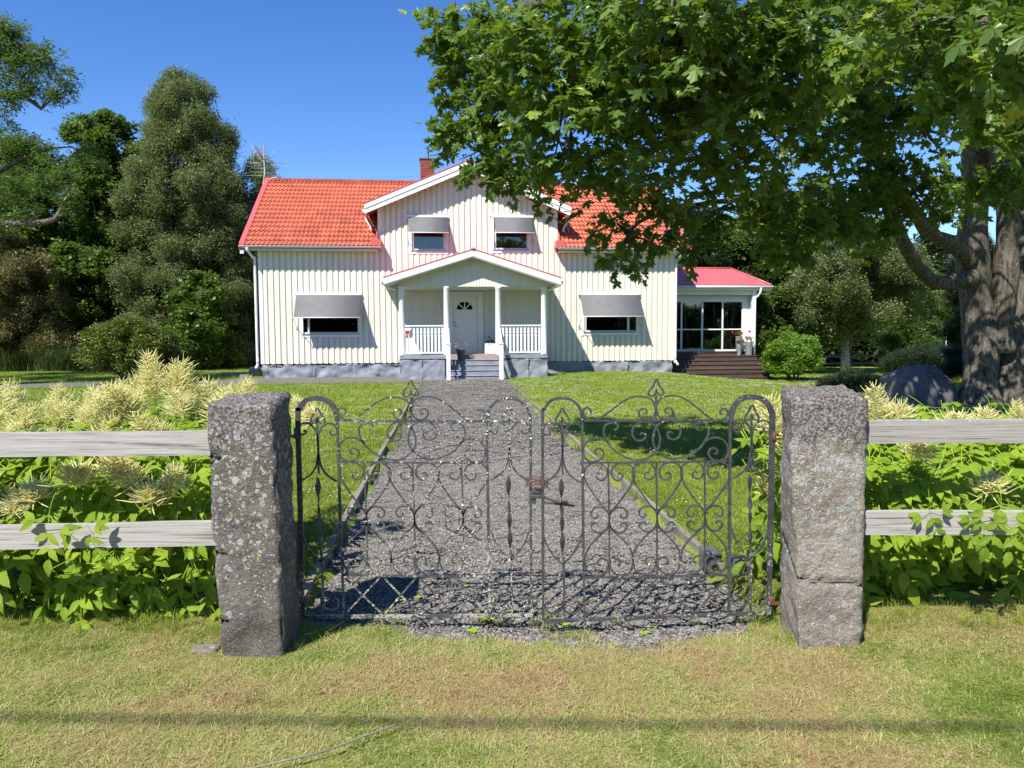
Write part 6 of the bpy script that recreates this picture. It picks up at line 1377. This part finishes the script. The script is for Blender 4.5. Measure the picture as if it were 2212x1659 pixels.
def over_rail(pos_, x, z, side, sc, seed):
    pl = min((o for o in bpy.data.objects if o.name.startswith('goatsbeard') and o.parent is None), key=lambda o: abs(o.location.x-x)); r = random.Random(seed)
    dv = Vector((r.uniform(-.35, .35), -.35, -1)).normalized(); nn = Vector((-.1, -1, .3)); nn = (nn-dv*nn.dot(dv)).normalized(); xv = dv.cross(nn)
    link('leaf', CL[seed % 6], pl, Vector((x, pos_, z))-pl.location, Matrix((xv, dv, nn)).transposed().to_euler(), sc)
for q in ((3.70, -2.30, .80, -1, .95, 1), (3.69, -2.22, .74, -1, .8, 2), (3.76, 2.50, .82, 1, .95, 3), (3.75, 2.62, .78, 1, .9, 4), (3.76, 2.40, .76, 1, .7, 5), (3.78, 2.15, .78, 1, .7, 0)): over_rail(*q)
# soil under the plants
for s, (xa, xb) in enumerate(((-5.4, -1.55), (1.62, 5.2))):
    o = sheet('soil_bed', np.stack(np.meshgrid(np.linspace(xa, xb, 20), np.linspace(4.22 if s == 0 else 4.4, 5.9, 10), indexing='ij'), -1), simple('soil', (.035, .028, .018), (.016, .012, .009), 20, .95), lambda x, y: .045+0*x)

# ------------------------------------------------------------------ boulder, border, far fence, neighbour house, swing frame
def boulder(name, label, x, y, rx, ry, rz_, mat, seed, z=-.1, amp=.16):
    n, m_ = 40, 22; V = []; Fs = []
    for j in range(m_+1):
        e = -PI/2+PI*j/m_
        for i in range(n):
            a = 2*PI*i/n; d = Vector((math.cos(e)*math.cos(a), math.cos(e)*math.sin(a), math.sin(e))); k = 1+amp*mnoise.fractal(d*1.3+Vector((seed, 0, 0)), 1, 2.1, 5)+amp*.5*abs(mnoise.noise(d*2.2+Vector((0, seed, 0))))
            sgn = lambda q, p: math.copysign(abs(q)**p, q)
            V.append((rx*sgn(d.x, .8)*k, ry*sgn(d.y, .8)*k, rz_*sgn(d.z, .75)*k))
    for j in range(m_):
        for i in range(n): Fs.append((j*n+i, j*n+(i+1) % n, (j+1)*n+(i+1) % n, (j+1)*n+i))
    o = link(name, np_mesh(name, V, Fs, mat, True), None, (x, y, float(gz(x, y))+z)); return tag(o, label, 'boulder')
boulder('boulder', 'big smooth grey boulder in the shade left of the maple trunk', 8.2, 14.9, .68, .6, .90, M_bould, 3, -.02)
boulder('boulder', 'small light grey stone under the left downpipe of the house', -9.25, 25.6, .22, .16, .17, M_gran1, 5, 0)
boulder('boulder', 'mossy stone by the wooden border left of the house', -9.9, 28.5, .25, .2, .28, M_gran1, 8, .02)
SB = thing('border_frame', 'low weathered timber frame on the lawn left of the house', 'border', (-10.3, 27.2, float(gz(-10.3, 27.2))), .05)
for a in ((-.75, .65, -.04, .04), (-.75, .65, 1.1, 1.18), (-.79, -.71, -.0, 1.15), (.60, .68, 0, 1.15)): onebox('timber', M_edging, SB, *a, .0, .12)
RF = thing('rail_fence', 'low grey rail fence in the shade behind the birch on the right', 'fence', (17.3, 36, float(gz(17.3, 36))), 0)
for z in (.30, .66): onebox('rail', M_edging, RF, -3.4, 5.2, -.03, .03, z-.05, z+.06)
for x in (-3.3, -1.1, 1.1, 3.2, 5.1): onebox('post', M_edging, RF, x-.06, x+.06, .03, .15, -.1, .85)
NH = thing('neighbour_house', 'white neighbouring house glimpsed through the trees left of the maple trunk', 'house', (30.5, 50, -.2), -.15)
b = MB(); b.prism([(-4.3, 0), (4.3, 0), (4.3, 5.0), (0, 8.0), (-4.3, 5.0)], 0, 9); b.build('wall', simple('neighbour_white', (.8, .8, .8), None, 1, .6), NH)
b = MB()
for s in (-1, 1): b.hexa([(0, -.5, 8.1), (s*4.9, -.5, 4.7), (s*4.9, 9.5, 4.7), (0, 9.5, 8.1)], [(0, -.5, 8.35), (s*4.9, -.5, 4.95), (s*4.9, 9.5, 4.95), (0, 9.5, 8.35)])
b.build('roof', simple('grey_roof', (.18, .18, .19), None, 2, .8), NH)
for x in (-2.2, .9): 
    for z in (1.2, 4.0): onebox('window', M_dark, NH, x, x+1.1, -.05, -.004, z, z+1.2)
SW = thing('swing_frame', 'white tubular swing frame in the shade behind the clipped mound', 'swing frame', (17.6, 30, float(gz(17.6, 30))), 0)
for P in (((0, 0, 0), (0, 0, 1.9)), ((0, 0, 1.9), (1.2, 0, 1.9)), ((.5, -.1, 1.9), (.8, -.5, 0)), ((1.2, 0, 1.9), (1.3, 0, 0))): b = MB(); b.tube(P, .03, 6); b.build('pole', M_white, SW)
MA = tag(link('marker_post', onebox('marker_post_source', M_edging, None, -.02, .02, -.02, .02, -.05, .8).data, None, (-17.6, 31.0, float(gz(-17.6, 31.0)))), 'thin pale post in the long grass at the left edge of the lawn', 'post')
bpy.data.objects.remove(bpy.data.objects['marker_post_source'])
